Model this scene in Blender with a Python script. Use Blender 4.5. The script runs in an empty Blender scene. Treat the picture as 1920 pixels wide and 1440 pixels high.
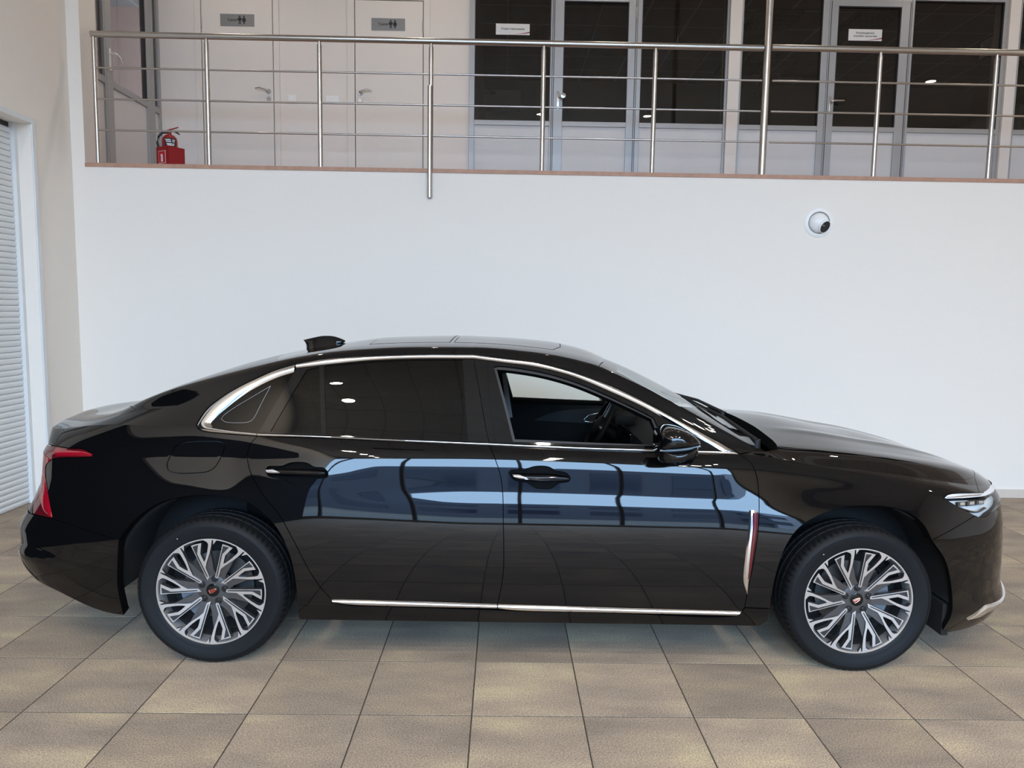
import bpy, bmesh, math, random
import numpy as np
from mathutils import Vector, Matrix
from mathutils.geometry import delaunay_2d_cdt

random.seed(7)
SC = bpy.context.scene
COL = SC.collection

# ------------------------------------------------------------------ camera
# calibrated from the tile grid, the railing posts and the car's wheelbase
FPX = 1355.793
CAM = np.array([0.0, 0.0, 1.601])
PITCH, ROLL, YAW = 0.101238484, 0.0152693977, -0.0127672196


def cam_axes():
    cp, sp = math.cos(PITCH), math.sin(PITCH)
    f = np.array([0, cp, -sp]); r = np.array([1.0, 0, 0]); u = np.cross(r, f)
    cr, sr = math.cos(ROLL), math.sin(ROLL)
    r2 = cr * r + sr * u; u2 = -sr * r + cr * u
    cy, sy = math.cos(YAW), math.sin(YAW)
    Z = np.array([[cy, -sy, 0], [sy, cy, 0], [0, 0, 1]])
    return np.array([Z @ r2, Z @ u2, Z @ f])


CM = cam_axes()
cd = bpy.data.cameras.new('camera'); cam = bpy.data.objects.new('camera', cd); COL.objects.link(cam)
cd.sensor_width = 36.0; cd.sensor_fit = 'HORIZONTAL'; cd.lens = 36.0 * FPX / 1920.0
cd.clip_start = 0.05; cd.clip_end = 500
m = Matrix(((CM[0][0], CM[1][0], -CM[2][0], CAM[0]),
            (CM[0][1], CM[1][1], -CM[2][1], CAM[1]),
            (CM[0][2], CM[1][2], -CM[2][2], CAM[2]), (0, 0, 0, 1)))
cam.matrix_world = m
SC.camera = cam

# ------------------------------------------------------------------ sky, sun, exposure
SC.view_settings.view_transform = 'Standard'
SC.view_settings.look = 'None'
SC.view_settings.gamma = 1.0
SC.view_settings.use_curve_mapping = False
SC.view_settings.exposure = -0.03
W = bpy.data.worlds.new('sky'); SC.world = W; W.use_nodes = True
bg = W.node_tree.nodes['Background']
bg.inputs[0].default_value = (0.42, 0.67, 1.0, 1); bg.inputs[1].default_value = 17.5
sd = bpy.data.lights.new('sun', 'SUN'); sd.energy = 7.0; sd.angle = 0.01; sd.color = (1.0, 0.93, 0.82)
sun = bpy.data.objects.new('sun', sd); COL.objects.link(sun)
sun.rotation_euler = (math.radians(-48), math.radians(18), 0)   # high, from behind the back wall
# daylight enters through the glazed shop front behind the camera
pd = bpy.data.lights.new('shop_front_daylight', 'AREA'); pd.shape = 'RECTANGLE'; pd.size = 9.1; pd.size_y = 5.6
pd.cycles.is_portal = True
po = bpy.data.objects.new('shop_front_daylight', pd); COL.objects.link(po)
po.location = (.9, -5.95, 2.85); po.rotation_euler = (math.radians(90), 0, 0)
try:
    SC.cycles.use_denoising = True
    SC.cycles.max_bounces = 10; SC.cycles.diffuse_bounces = 6; SC.cycles.glossy_bounces = 5
    SC.cycles.transparent_max_bounces = 16; SC.cycles.transmission_bounces = 6
    SC.cycles.caustics_reflective = False; SC.cycles.caustics_refractive = False
    SC.cycles.sample_clamp_indirect = 6.0
except Exception:
    pass

# ------------------------------------------------------------------ pixel -> place (the photograph's measured geometry)
def ray(x, y): return CM.T @ np.array([(x - 960) / FPX, (720 - y) / FPX, 1.0])
def onY(x, y, Y): d = ray(x, y); return CAM + d * (Y / d[1])
def onX(x, y, X): d = ray(x, y); return CAM + d * (X / d[0])
def onZ(x, y, Z): d = ray(x, y); return CAM + d * ((Z - CAM[2]) / d[2])

# ------------------------------------------------------------------ materials
def mat(name, col, rough=0.5, metal=0.0, coat=0.0, spec=0.5, emit=None, es=0.0, noise=None, ior=None):
    M = bpy.data.materials.new(name); M.use_nodes = True
    nt = M.node_tree; b = nt.nodes['Principled BSDF']
    b.inputs['Base Color'].default_value = (*col, 1); b.inputs['Roughness'].default_value = rough
    b.inputs['Metallic'].default_value = metal
    b.inputs['Specular IOR Level'].default_value = spec
    b.inputs['Coat Weight'].default_value = coat; b.inputs['Coat Roughness'].default_value = 0.02
    if ior: b.inputs['IOR'].default_value = ior
    if emit:
        b.inputs['Emission Color'].default_value = (*emit, 1); b.inputs['Emission Strength'].default_value = es
    if noise:                                     # (scale, amount): faint mottling and relief
        sc, am = noise
        tc = nt.nodes.new('ShaderNodeTexCoord'); n = nt.nodes.new('ShaderNodeTexNoise')
        n.inputs['Scale'].default_value = sc; n.inputs['Detail'].default_value = 5
        nt.links.new(tc.outputs['Object'], n.inputs['Vector'])
        mx = nt.nodes.new('ShaderNodeMix'); mx.data_type = 'RGBA'
        mx.inputs[6].default_value = (*[c * (1 - am) for c in col], 1)
        mx.inputs[7].default_value = (*[min(1, c * (1 + am)) for c in col], 1)
        nt.links.new(n.outputs['Fac'], mx.inputs[0]); nt.links.new(mx.outputs[2], b.inputs['Base Color'])
        bp = nt.nodes.new('ShaderNodeBump'); bp.inputs['Strength'].default_value = 0.08; bp.inputs['Distance'].default_value = 0.002
        nt.links.new(n.outputs['Fac'], bp.inputs['Height']); nt.links.new(bp.outputs['Normal'], b.inputs['Normal'])
    return M


def glass(name, tint, ior=1.5, rough=0.0):
    M = bpy.data.materials.new(name); M.use_nodes = True
    nt = M.node_tree; nt.nodes.clear()
    out = nt.nodes.new('ShaderNodeOutputMaterial'); mx = nt.nodes.new('ShaderNodeMixShader')
    tr = nt.nodes.new('ShaderNodeBsdfTransparent'); gl = nt.nodes.new('ShaderNodeBsdfGlossy'); fr = nt.nodes.new('ShaderNodeFresnel')
    tr.inputs[0].default_value = (*tint, 1); gl.inputs['Roughness'].default_value = rough
    ge = nt.nodes.new('ShaderNodeNewGeometry'); ma = nt.nodes.new('ShaderNodeMath'); ma.operation = 'MULTIPLY_ADD'   # same reflectance on both faces of a pane
    ma.inputs[1].default_value = 1 / ior - ior; ma.inputs[2].default_value = ior
    nt.links.new(ge.outputs['Backfacing'], ma.inputs[0]); nt.links.new(ma.outputs[0], fr.inputs['IOR'])
    nt.links.new(fr.outputs[0], mx.inputs[0]); nt.links.new(tr.outputs[0], mx.inputs[1]); nt.links.new(gl.outputs[0], mx.inputs[2])
    nt.links.new(mx.outputs[0], out.inputs[0])
    return M


def tile_mat():
    M = bpy.data.materials.new('stoneware_tile'); M.use_nodes = True
    nt = M.node_tree; b = nt.nodes['Principled BSDF']; N = nt.nodes.new; L = nt.links.new
    geo = N('ShaderNodeNewGeometry')
    dv = N('ShaderNodeVectorMath'); dv.operation = 'SUBTRACT'; dv.inputs[1].default_value = (TX0, TY0, 0); L(geo.outputs['Position'], dv.inputs[0])
    sc = N('ShaderNodeVectorMath'); sc.operation = 'SCALE'; sc.inputs['Scale'].default_value = 1 / TS; L(dv.outputs[0], sc.inputs[0])
    fl = N('ShaderNodeVectorMath'); fl.operation = 'FLOOR'; L(sc.outputs[0], fl.inputs[0])
    wn = N('ShaderNodeTexWhiteNoise'); wn.noise_dimensions = '2D'; L(fl.outputs[0], wn.inputs['Vector'])
    of = N('ShaderNodeVectorMath'); of.operation = 'SCALE'; of.inputs['Scale'].default_value = 40; L(wn.outputs['Color'], of.inputs[0])
    st = N('ShaderNodeVectorMath'); st.operation = 'MULTIPLY'; st.inputs[1].default_value = (0.55, 1.35, 1); L(sc.outputs[0], st.inputs[0])
    ad = N('ShaderNodeVectorMath'); L(st.outputs[0], ad.inputs[0]); L(of.outputs[0], ad.inputs[1])
    n1 = N('ShaderNodeTexNoise'); n1.inputs['Scale'].default_value = 1.6; n1.inputs['Detail'].default_value = 4; n1.inputs['Distortion'].default_value = .15; L(ad.outputs[0], n1.inputs['Vector'])
    cr = N('ShaderNodeValToRGB'); e = cr.color_ramp.elements
    e[0].position = .30; e[0].color = (.26, .21, .165, 1); e[1].position = .72; e[1].color = (.47, .385, .255, 1)
    k = e.new(.45); k.color = (.325, .26, .20, 1); k = e.new(.58); k.color = (.385, .305, .222, 1)
    L(n1.outputs['Fac'], cr.inputs[0])
    n2 = N('ShaderNodeTexNoise'); n2.inputs['Scale'].default_value = 170; n2.inputs['Detail'].default_value = 3; L(geo.outputs['Position'], n2.inputs['Vector'])
    mr = N('ShaderNodeMapRange'); mr.inputs[1].default_value = .3; mr.inputs[2].default_value = .7; mr.inputs[3].default_value = .58; mr.inputs[4].default_value = 1.42; L(n2.outputs['Fac'], mr.inputs[0])
    ml = N('ShaderNodeVectorMath'); ml.operation = 'SCALE'; L(cr.outputs[0], ml.inputs[0]); L(mr.outputs[0], ml.inputs['Scale'])
    vr = N('ShaderNodeMapRange'); vr.inputs[3].default_value = .86; vr.inputs[4].default_value = 1.12; L(wn.outputs['Value'], vr.inputs[0])
    m2 = N('ShaderNodeVectorMath'); m2.operation = 'SCALE'; L(ml.outputs[0], m2.inputs[0]); L(vr.outputs[0], m2.inputs['Scale'])
    L(m2.outputs[0], b.inputs['Base Color'])
    b.inputs['Roughness'].default_value = .7; b.inputs['Specular IOR Level'].default_value = .12
    bp = N('ShaderNodeBump'); bp.inputs['Strength'].default_value = .12; bp.inputs['Distance'].default_value = .001
    L(n2.outputs['Fac'], bp.inputs['Height']); L(bp.outputs[0], b.inputs['Normal'])
    return M


def grid_mat(name, col, line, cell, lw, x0=0, y0=0, rough=.8):
    """suspended ceiling seen from afar: panels with a thin grid between"""
    M = bpy.data.materials.new(name); M.use_nodes = True
    nt = M.node_tree; b = nt.nodes['Principled BSDF']; N = nt.nodes.new; L = nt.links.new
    geo = N('ShaderNodeNewGeometry')
    br = N('ShaderNodeTexBrick'); br.offset = 0; br.inputs['Scale'].default_value = 1
    br.inputs['Brick Width'].default_value = cell; br.inputs['Row Height'].default_value = cell; br.inputs['Mortar Size'].default_value = lw
    br.inputs['Color1'].default_value = (*col, 1); br.inputs['Color2'].default_value = (*[c * .94 for c in col], 1); br.inputs['Mortar'].default_value = (*line, 1)
    L(geo.outputs['Position'], br.inputs['Vector']); L(br.outputs['Color'], b.inputs['Base Color'])
    b.inputs['Roughness'].default_value = rough
    return M


TS = 0.4424255; TX0, TY0 = -0.105103, 2.722714        # tile size and grid origin on the floor
MT = {}
MT['wall'] = mat('white_wall_paint', (.845, .785, .71), .85, noise=(30, .012))
MT['wall_warm'] = mat('warm_wall_paint', (.82, .765, .71), .85, noise=(25, .015))
MT['tile'] = tile_mat()
MT['grout'] = mat('dark_grout', (.055, .042, .030), .9, noise=(60, .3))
MT['tile_edge'] = mat('terracotta_edge', (.44, .25, .17), .6, noise=(18, .25))
MT['base'] = mat('beige_baseboard', (.62, .55, .47), .5, noise=(20, .05))
MT['steel'] = mat('brushed_steel', (.50, .475, .445), .30, 1.0, noise=(90, .05))
MT['alu'] = mat('grey_aluminium', (.40, .405, .41), .45, 0.35, noise=(40, .03))
MT['alu_d'] = mat('dark_gasket', (.03, .03, .032), .7)
MT['panel'] = mat('pale_grey_panel', (.66, .655, .65), .5, noise=(25, .015))
MT['door'] = mat('cream_door', (.80, .75, .69), .55, noise=(25, .012))
MT['shutter'] = mat('white_shutter', (.75, .76, .755), .45, noise=(35, .02))
MT['white'] = mat('white_plastic', (.88, .87, .85), .4, noise=(50, .01))
MT['black'] = mat('black_plastic', (.012, .012, .013), .5, noise=(60, .2))
MT['red'] = mat('red_enamel', (.30, .008, .014), .35, noise=(40, .1))
MT['sign_red'] = mat('sign_red', (.55, .01, .02), .5)
MT['sign_grey'] = mat('brushed_sign', (.25, .25, .25), .45, .3, noise=(60, .06))
MT['plate'] = mat('white_plate', (.78, .77, .76), .5)
MT['plum'] = mat('plum_print', (.30, .05, .12), .5)
MT['ink'] = mat('black_ink', (.01, .01, .012), .6)
MT['blue'] = mat('blue_print', (.02, .05, .22), .5)
MT['office_glass'] = glass('office_glass', (.62, .60, .58), 1.6)
MT['ceil'] = grid_mat('showroom_ceiling', (.62, .58, .54), (.40, .38, .36), 0.6, .010)
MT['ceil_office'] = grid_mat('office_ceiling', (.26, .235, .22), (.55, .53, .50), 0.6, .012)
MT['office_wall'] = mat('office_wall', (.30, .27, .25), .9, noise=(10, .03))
MT['peach'] = mat('peach_wall_tiles', (.55, .36, .29), .4, noise=(8, .03))

# ------------------------------------------------------------------ mesh helpers
class MB:
    def __init__(s): s.v = []; s.f = []; s.m = []
    def add(s, vs, fs, mi=0):
        o = len(s.v); s.v += [tuple(float(c) for c in v) for v in vs]
        s.f += [tuple(i + o for i in f) for f in fs]; s.m += [mi] * len(fs); return s
    def box(s, x0, x1, y0, y1, z0, z1, mi=0, bev=0.0):
        if bev <= 0:
            v = [(x0, y0, z0), (x1, y0, z0), (x1, y1, z0), (x0, y1, z0), (x0, y0, z1), (x1, y0, z1), (x1, y1, z1), (x0, y1, z1)]
            return s.add(v, [(0, 3, 2, 1), (4, 5, 6, 7), (0, 1, 5, 4), (1, 2, 6, 5), (2, 3, 7, 6), (3, 0, 4, 7)], mi)
        bm = bmesh.new(); bmesh.ops.create_cube(bm, size=1)
        for w in bm.verts:
            w.co = Vector(((x0 + x1) / 2 + w.co.x * (x1 - x0), (y0 + y1) / 2 + w.co.y * (y1 - y0), (z0 + z1) / 2 + w.co.z * (z1 - z0)))
        bmesh.ops.bevel(bm, geom=bm.edges[:], offset=bev, segments=2, affect='EDGES', profile=.6)
        bm.verts.index_update(); s.add([w.co[:] for w in bm.verts], [[w.index for w in f.verts] for f in bm.faces], mi); bm.free(); return s
    def tube(s, pts, r, n=12, mi=0, caps=True, flat=1.0):
        P = [np.array(p, float) for p in pts]; rs = r if hasattr(r, '__len__') else [r] * len(P)
        rings = []; up = np.array([0.0, 0, 1])
        for i, p in enumerate(P):
            t = P[min(i + 1, len(P) - 1)] - P[max(i - 1, 0)]; t /= np.linalg.norm(t) + 1e-12
            a = up if abs(t @ up) < .95 else np.array([1.0, 0, 0])
            x = np.cross(t, a); x /= np.linalg.norm(x); y = np.cross(x, t)
            rings.append([p + rs[i] * (math.cos(2 * math.pi * k / n) * x + flat * math.sin(2 * math.pi * k / n) * y) for k in range(n)])
        v = [q for ring in rings for q in ring]; f = []
        for i in range(len(P) - 1):
            for k in range(n): f.append((i * n + k, i * n + (k + 1) % n, (i + 1) * n + (k + 1) % n, (i + 1) * n + k))
        if caps: f += [tuple(range(n))[::-1], tuple((len(P) - 1) * n + k for k in range(n))]
        return s.add(v, f, mi)
    def lathe(s, prof, axis_o=(0, 0, 0), n=48, mi=0, ax='z', a0=0.0, a1=2 * math.pi):
        """prof: (radius, height) pairs turned about an axis"""
        full = abs(a1 - a0 - 2 * math.pi) < 1e-6; k = n if full else n + 1; v = []
        for (r, h) in prof:
            for i in range(k):
                a = a0 + (a1 - a0) * i / n; c, q = r * math.cos(a), r * math.sin(a)
                p = (c, q, h) if ax == 'z' else ((c, h, q) if ax == 'y' else (h, c, q))
                v.append((p[0] + axis_o[0], p[1] + axis_o[1], p[2] + axis_o[2]))
        f = []
        for j in range(len(prof) - 1):
            for i in range(n):
                i2 = (i + 1) % k if full else i + 1
                f.append((j * k + i, j * k + i2, (j + 1) * k + i2, (j + 1) * k + i))
        return s.add(v, f, mi)
    def prism(s, poly, d0, d1, fn, mi=0, side_mi=None):
        """poly: 2D outline; fn(a,b,d)->3D; solid between depths d0 and d1"""
        n = len(poly); v = [fn(a, b, d0) for a, b in poly] + [fn(a, b, d1) for a, b in poly]
        s.add(v, [tuple(range(n)), tuple(range(2 * n - 1, n - 1, -1))], mi)
        return s.add(v, [(i, (i + 1) % n, n + (i + 1) % n, n + i) for i in range(n)], mi if side_mi is None else side_mi)
    def build(s, name, mats, parent=None, smooth=None):
        me = bpy.data.meshes.new(name); me.from_pydata(s.v, [], s.f)
        for q in (mats if isinstance(mats, (list, tuple)) else [mats]): me.materials.append(q)
        me.polygons.foreach_set('material_index', s.m)
        bm = bmesh.new(); bm.from_mesh(me); bmesh.ops.recalc_face_normals(bm, faces=bm.faces[:])
        bmesh.ops.triangulate(bm, faces=[f for f in bm.faces if len(f.verts) > 8]); bm.to_mesh(me); bm.free()
        if smooth is not None:
            me.polygons.foreach_set('use_smooth', [True] * len(me.polygons)); me.set_sharp_from_angle(angle=math.radians(smooth))
        return link(name, me, parent)


def link(name, me, parent=None):
    o = bpy.data.objects.new(name, me); COL.objects.link(o)
    if parent is not None: o.parent = parent
    return o
def empty(name, loc=(0, 0, 0), rz=0.0):
    o = bpy.data.objects.new(name, None); COL.objects.link(o); o.location = loc; o.rotation_euler = (0, 0, rz); o.empty_display_size = .1; return o
def tag(o, label, cat, group=None):
    o['label'] = label; o['category'] = cat
    if group: o['group'] = group
    return o
def struct(o): o['kind'] = 'structure'; return o
def copy_tree(o, parent=None):
    c = o.copy(); COL.objects.link(c); c.parent = parent
    for ch in list(o.children): copy_tree(ch, c)
    return c
def box(name, x0, x1, y0, y1, z0, z1, mt, parent=None, bev=0.0): return MB().box(x0, x1, y0, y1, z0, z1, 0, bev).build(name, mt, parent)
def text_mb(mb, s, size, fn, mi=0, align='CENTER', depth=.0):
    """flat lettering: glyph outlines filled, placed by fn(a,b)->3D"""
    cu = bpy.data.curves.new('lettering', 'FONT'); cu.body = s; cu.size = size; cu.align_x = align; cu.fill_mode = 'FRONT'; cu.offset = size * .02
    cu.resolution_u = 3
    ob = bpy.data.objects.new('lettering', cu); COL.objects.link(ob)
    me = ob.to_mesh(); v = [fn(w.co.x, w.co.y) for w in me.vertices]; f = [tuple(p.vertices) for p in me.polygons]
    mb.add(v, f, mi); ob.to_mesh_clear(); bpy.data.objects.remove(ob); bpy.data.curves.remove(cu)
    return mb

# ================================================================== THE SETTING
XL, XR, YF, YB, ZC = -3.66, 11.0, -6.0, 6.30, 6.2      # room faces; YB = lower back wall
YU, ZU = 8.10, 2.80                                    # corridor wall and gallery floor

# ---- floor: each tile in view a piece of its own, the rest joined
floor = struct(MB().box(XL - .2, XR, YF, YB + .1, -.06, -.0012).build('floor', MT['grout']))
tm = MB(); g = .0027; bz = .0005
a, b_ = g, TS - g
tv = [(a, a, -.01), (b_, a, -.01), (b_, b_, -.01), (a, b_, -.01), (a, a, -bz), (b_, a, -bz), (b_, b_, -bz), (a, b_, -bz),
      (a + bz, a + bz, 0), (b_ - bz, a + bz, 0), (b_ - bz, b_ - bz, 0), (a + bz, b_ - bz, 0)]
tf = [(8, 9, 10, 11)] + [(i, (i + 1) % 4, 4 + (i + 1) % 4, 4 + i) for i in range(4)] + [(4 + i, 4 + (i + 1) % 4, 8 + (i + 1) % 4, 8 + i) for i in range(4)]
tile_me = None; rest = MB(); n_t = 0
j0, j1 = math.floor((YF - TY0) / TS), math.ceil((YB - TY0) / TS)
i0, i1 = math.floor((XL - TX0) / TS), math.ceil((XR - TX0) / TS)
for j in range(j0, j1):
    for i in range(i0, i1):
        x, y = TX0 + i * TS, TY0 + j * TS
        if x + TS > XR or y < YF: continue
        cx, cy = x + TS / 2, y + TS / 2
        near = j >= -2 and cy < YB and (cx > XL) and abs(cx) < .76 * max(cy, .5) + .75
        if x < XL - .16 or (y + TS > YB): rest.add([(min(max(p[0] + x, XL - .16), XR), min(p[1] + y, YB), p[2]) for p in tv], tf); continue
        if near and n_t < 300:
            if tile_me is None:
                o = MB().add(tv, tf).build('tile', MT['tile'], floor); tile_me = o.data
            else: o = link('tile', tile_me, floor)
            o.location = (x, y, 0); n_t += 1
        else: rest.add([(p[0] + x, p[1] + y, p[2]) for p in tv], tf)
ro = rest.build('tile_field', MT['tile'], floor); ro['kind'] = 'stuff'

# ---- shell
struct(box('wall_back', XL - .2, XR, YB, YB + .22, 0, ZU - .045, MT['wall']))
struct(box('trim_1', XL + .11, XR, YB - .008, YB + .25, ZU - .045, ZU - .012, MT['tile_edge']))
struct(box('floor_gallery', XL - .2, XR, YB + .22, YU + .1, ZU - .1, ZU, MT['tile_edge']))
struct(MB().box(XL - .2, XL + .11, YB, YB + .25, ZU - .045, ZC).box(XL - .2, XR, YB, YB + .25, 5.62, ZC).build('wall_back_upper', MT['wall']))
struct(box('baseboard_back', XL, XR, YB - .012, YB, 0, .075, MT['base']))
SY, SZ = 5.775, 2.975                                  # roller shutter opening in the left wall
struct(MB().box(XL - .2, XL, SY, YB, 0, ZC).box(XL - .2, XL, 4.0, SY, SZ, ZC).box(XL - .2, XL, 3.6, 4.0, 0, ZC).box(XL - .2, XL, YF, 3.6, 3.1, ZC).build('wall_left', MT['wall']))
MT['dark_partition'] = mat('dark_partition', (.022, .022, .024), .9, spec=.1, noise=(6, .1))
struct(MB().box(XL - .2, XL - .05, YF, 3.6, 0, 3.1).build('wall_left_front', MT['dark_partition']))
struct(MB().box(XL, XL + .012, SY, SY + .045, 0, SZ + .045, 0, .004).box(XL, XL + .012, 4.0, SY, SZ, SZ + .045, 0, .004).build('trim_2', MT['shutter']))
struct(box('wall_right', XR, XR + .2, YF, YU + 5, 0, ZC, MT['wall']))
struct(box('ceiling', XL - .2, XR, YF, YB + .25, ZC, ZC + .2, MT['ceil']))
struct(box('ceiling_gallery', XL - .2, XR, YB + .25, YU + .1, 5.6, 5.75, MT['wall']))

# ---- roller shutter: every slat its own piece
sh = empty('roller_shutter', (XL - .14, 4.9, 0)); tag(sh, 'white closed roller shutter of narrow slats in the left wall', 'roller shutter')
pit = .0452; sm = MB()
prof = [(-.006, 0), (.004, .004), (.008, .016), (.008, .030), (.003, .040), (-.006, .0445)]
sv = [(d, yy, z) for yy in (-.9, SY - 4.9 - .015) for d, z in prof]
sm.add(sv, [(i, i + 1, 6 + i + 1, 6 + i) for i in range(5)] + [(5, 0, 6, 11), tuple(range(6)), tuple(range(11, 5, -1))])
s0 = None
for k in range(int(SZ / pit)):
    if s0 is None: s0 = sm.build('slat', MT['shutter'], sh, 40); o = s0
    else: o = link('slat', s0.data, sh)
    o.location = (0, 0, k * pit)
MB().box(-.01, .035, SY - 4.9 - .035, SY - 4.9, 0, SZ).build('guide_rail', MT['shutter'], sh)
MB().box(-.012, -.006, -.9, SY - 4.9, 0, SZ).build('backing', MT['alu_d'], sh)

# ---- corridor wall upstairs with two flush doors
struct(box('wall_corridor', -3.85, -.405, YU, YU + .12, ZU, 5.6, MT['wall_warm']))
struct(box('wall_corridor_right', 6.70, XR, YU, YU + .12, ZU, 5.6, MT['wall_warm']))
def flush_door(n, x0, x1, f0, f1, hinge_right):
    d = struct(MB().box(x0, x1, YU - .016, YU, ZU + .01, 4.862, 0, .002).build('door_%d' % n, MT['door']))
    MB().box(x0 - .009, x1 + .009, YU - .004, YU, ZU, 4.871).build('gap_seal', MT['alu_d'], d)
    MB().box(f0, x0 - .008, YU - .02, YU, ZU, 4.94, 0, .003).box(x1 + .008, f1, YU - .02, YU, ZU, 4.94, 0, .003).box(x0 - .008, x1 + .008, YU - .02, YU, 4.870, 4.94, 0, .003).build('door_frame', MT['door'], d)
    hx = x0 + .05 if hinge_right else x1 - .05; s = 1 if hinge_right else -1; hz = 3.905
    h = MB(); h.lathe([(0, -.012), (.024, -.012), (.026, 0)], (hx, YU - .016, hz), 20, 0, 'y')
    h.tube([(hx, YU - .02, hz), (hx, YU - .065, hz), (hx + s * .03, YU - .07, hz + .012), (hx + s * .08, YU - .068, hz + .026), (hx + s * .13, YU - .064, hz + .018)], [.009, .009, .009, .008, .007], 10)
    h.lathe([(0, -.010), (.022, -.010), (.024, 0)], (hx, YU - .016, hz - .078), 20, 0, 'y'); h.tube([(hx, YU - .03, hz - .078), (hx, YU - .026, hz - .078)], .009, 10)
    h.build('handle', MT['steel'], d, 40)
    q = x1 if hinge_right else x0
    for zz in (4.60, 3.05): MB().tube([(q, YU - .02, zz - .05), (q, YU - .02, zz + .05)], .007, 8).build('hinge', MT['steel'], d)
flush_door(1, -3.262, -2.511, -3.336, -2.442, False)
flush_door(2, -1.630, -.907, -1.716, -.832, True)

def toilet_sign(x0, x1, z0, z1, label):
    t = MB().box(x0, x1, YU - .021, YU - .0165, z0, z1).build('door_sign', MT['sign_grey']); tag(t, label, 'sign', 'toilet signs on the gallery doors')
    Y = YU - .0218; w = x1 - x0; zc = (z0 + z1) / 2
    k = MB(); text_mb(k, 'Туалет', .034, lambda a, b: (x0 + w * .36 + a, Y, zc - .011 + b)); k.build('lettering', MT['ink'], t)
    for sx, skirt in ((.575, False), (.70, True)):
        f = MB(); cx = x0 + w * sx; P = lambda a, b, d: (cx + a, Y, zc + b)
        f.add([P(.0095 * math.cos(q * math.pi / 6), .036 + .0095 * math.sin(q * math.pi / 6), 0) for q in range(12)], [tuple(range(12))])
        body = [(-.019, .024), (.019, .024), (.022, -.004), (.015, -.004), (.012, .012), (.012, -.042), (.003, -.042), (.003, -.010), (-.003, -.010), (-.003, -.042), (-.012, -.042), (-.012, .012), (-.015, -.004), (-.022, -.004)]
        if skirt: body = [(-.012, .024), (.012, .024), (.024, -.004), (.017, -.004), (.011, .012), (.019, -.018), (.009, -.018), (.009, -.042), (.002, -.042), (.002, -.018), (-.002, -.018), (-.002, -.042), (-.009, -.042), (-.009, -.018), (-.019, -.018), (-.011, .012), (-.017, -.004), (-.024, -.004)]
        f.add([P(a, b, 0) for a, b in body], [tuple(range(len(body)))]); f.build('pictogram', MT['ink'], t)
toilet_sign(-3.06, -2.70, 4.570, 4.693, 'grey toilet sign with two figures on the left cream door')
toilet_sign(-1.455, -1.097, 4.557, 4.681, 'grey toilet sign with two figures on the right cream door')

def switch(x0, x1, z0, z1, n, label):
    t = MB().box(x0, x1, YU - .010, YU, z0, z1, 0, .003).build('light_switch', MT['white']); tag(t, label, 'switch', 'light switches between the doors')
    w = (x1 - x0) / n
    for i in range(n): MB().box(x0 + i * w + .014, x0 + (i + 1) * w - .014, YU - .016, YU - .009, z0 + .012, z1 - .012, 0, .002).build('rocker', MT['white'], t)
switch(-2.356, -2.270, 3.793, 3.874, 1, 'single white light switch beside the left cream door')
switch(-1.955, -1.806, 3.796, 3.876, 2, 'double white light switch beside the right cream door')

# ---- glazed office front
def bars(o, x0, x1, z0, z1, wl, wr, wb, wt, y0, y1, name='frame_bar', mt='alu'):
    for bx in ((x0, x0 + wl, z0, z1), (x1 - wr, x1, z0, z1), (x0 + wl, x1 - wr, z0, z0 + wb), (x0 + wl, x1 - wr, z1 - wt, z1)):
        if bx[1] > bx[0] and bx[3] > bx[2]: MB().box(bx[0], bx[1], y0, y1, bx[2], bx[3], 0, .003).build(name, MT[mt], o)
def bay(name, x0, x1, g0, g1, ztop, zr0=3.597, zr1=3.648, door=False, hinge_right=True):
    y0, y1 = YU - .03, YU + .03
    root = struct(MB().box(g0 - .004, g1 + .004, YU - .004, YU + .004, zr1 - .004, ztop + .004).build(name, MT['office_glass']))
    MB().box(x0, g0, y0, y1, ZU, ztop + .07, 0, .003).build('frame_bar', MT['alu'], root)
    MB().box(g1, x1, y0, y1, ZU, ztop + .07, 0, .003).build('frame_bar', MT['alu'], root)
    MB().box(g0, g1, y0, y1, ztop, ztop + .07, 0, .003).build('frame_bar', MT['alu'], root)
    MB().box(g0, g1, y0, y1, zr0, zr1, 0, .003).build('frame_bar', MT['alu'], root)
    MB().box(g0, g1, y0 + .004, y1, ZU, ZU + .06, 0, .003).build('frame_bar', MT['alu'], root)
    MB().box(g0 - .002, g1 + .002, YU - .012, YU + .012, ZU + .055, zr0 + .002).build('lower_panel', MT['panel'], root)
    gk = MB()
    for q in (g0, g1 - .008): gk.box(q, q + .008, YU - .024, YU - .006, zr1, ztop)
    gk.box(g0, g1, YU - .024, YU - .006, ztop - .008, ztop); gk.build('gasket', MT['alu_d'], root)
    MB().box(x0, x1, YU - .02, YU + .02, ztop + .07, 5.6).build('top_panel', MT['panel'], root)
    if door:
        MB().box(x0 + .012, x0 + .019, y0 - .002, y0 + .01, ZU, ztop + .05).box(x1 - .019, x1 - .012, y0 - .002, y0 + .01, ZU, ztop + .05).build('leaf_gap', MT['alu_d'], root)
        hx = (x0 + g0) / 2 + .01
        return root, hx
    return root
bay('window_1', -.407, .480, -.350, .462, 5.02)
d3, h3 = bay('door_3', .484, 1.388, .601, 1.294, 4.895, door=True)
bay('window_2', 1.392, 2.374, 1.438, 2.350, 5.02)
bay('window_3', 2.499, 3.448, 2.526, 3.380, 5.02)
d4, h4 = bay('door_4', 3.452, 4.334, 3.543, 4.223, 4.900, door=True)
bay('window_4', 4.338, 5.377, 4.362, 5.335, 4.972)
bay('window_5', 5.492, 6.700, 5.530, 6.640, 4.972)
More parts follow.
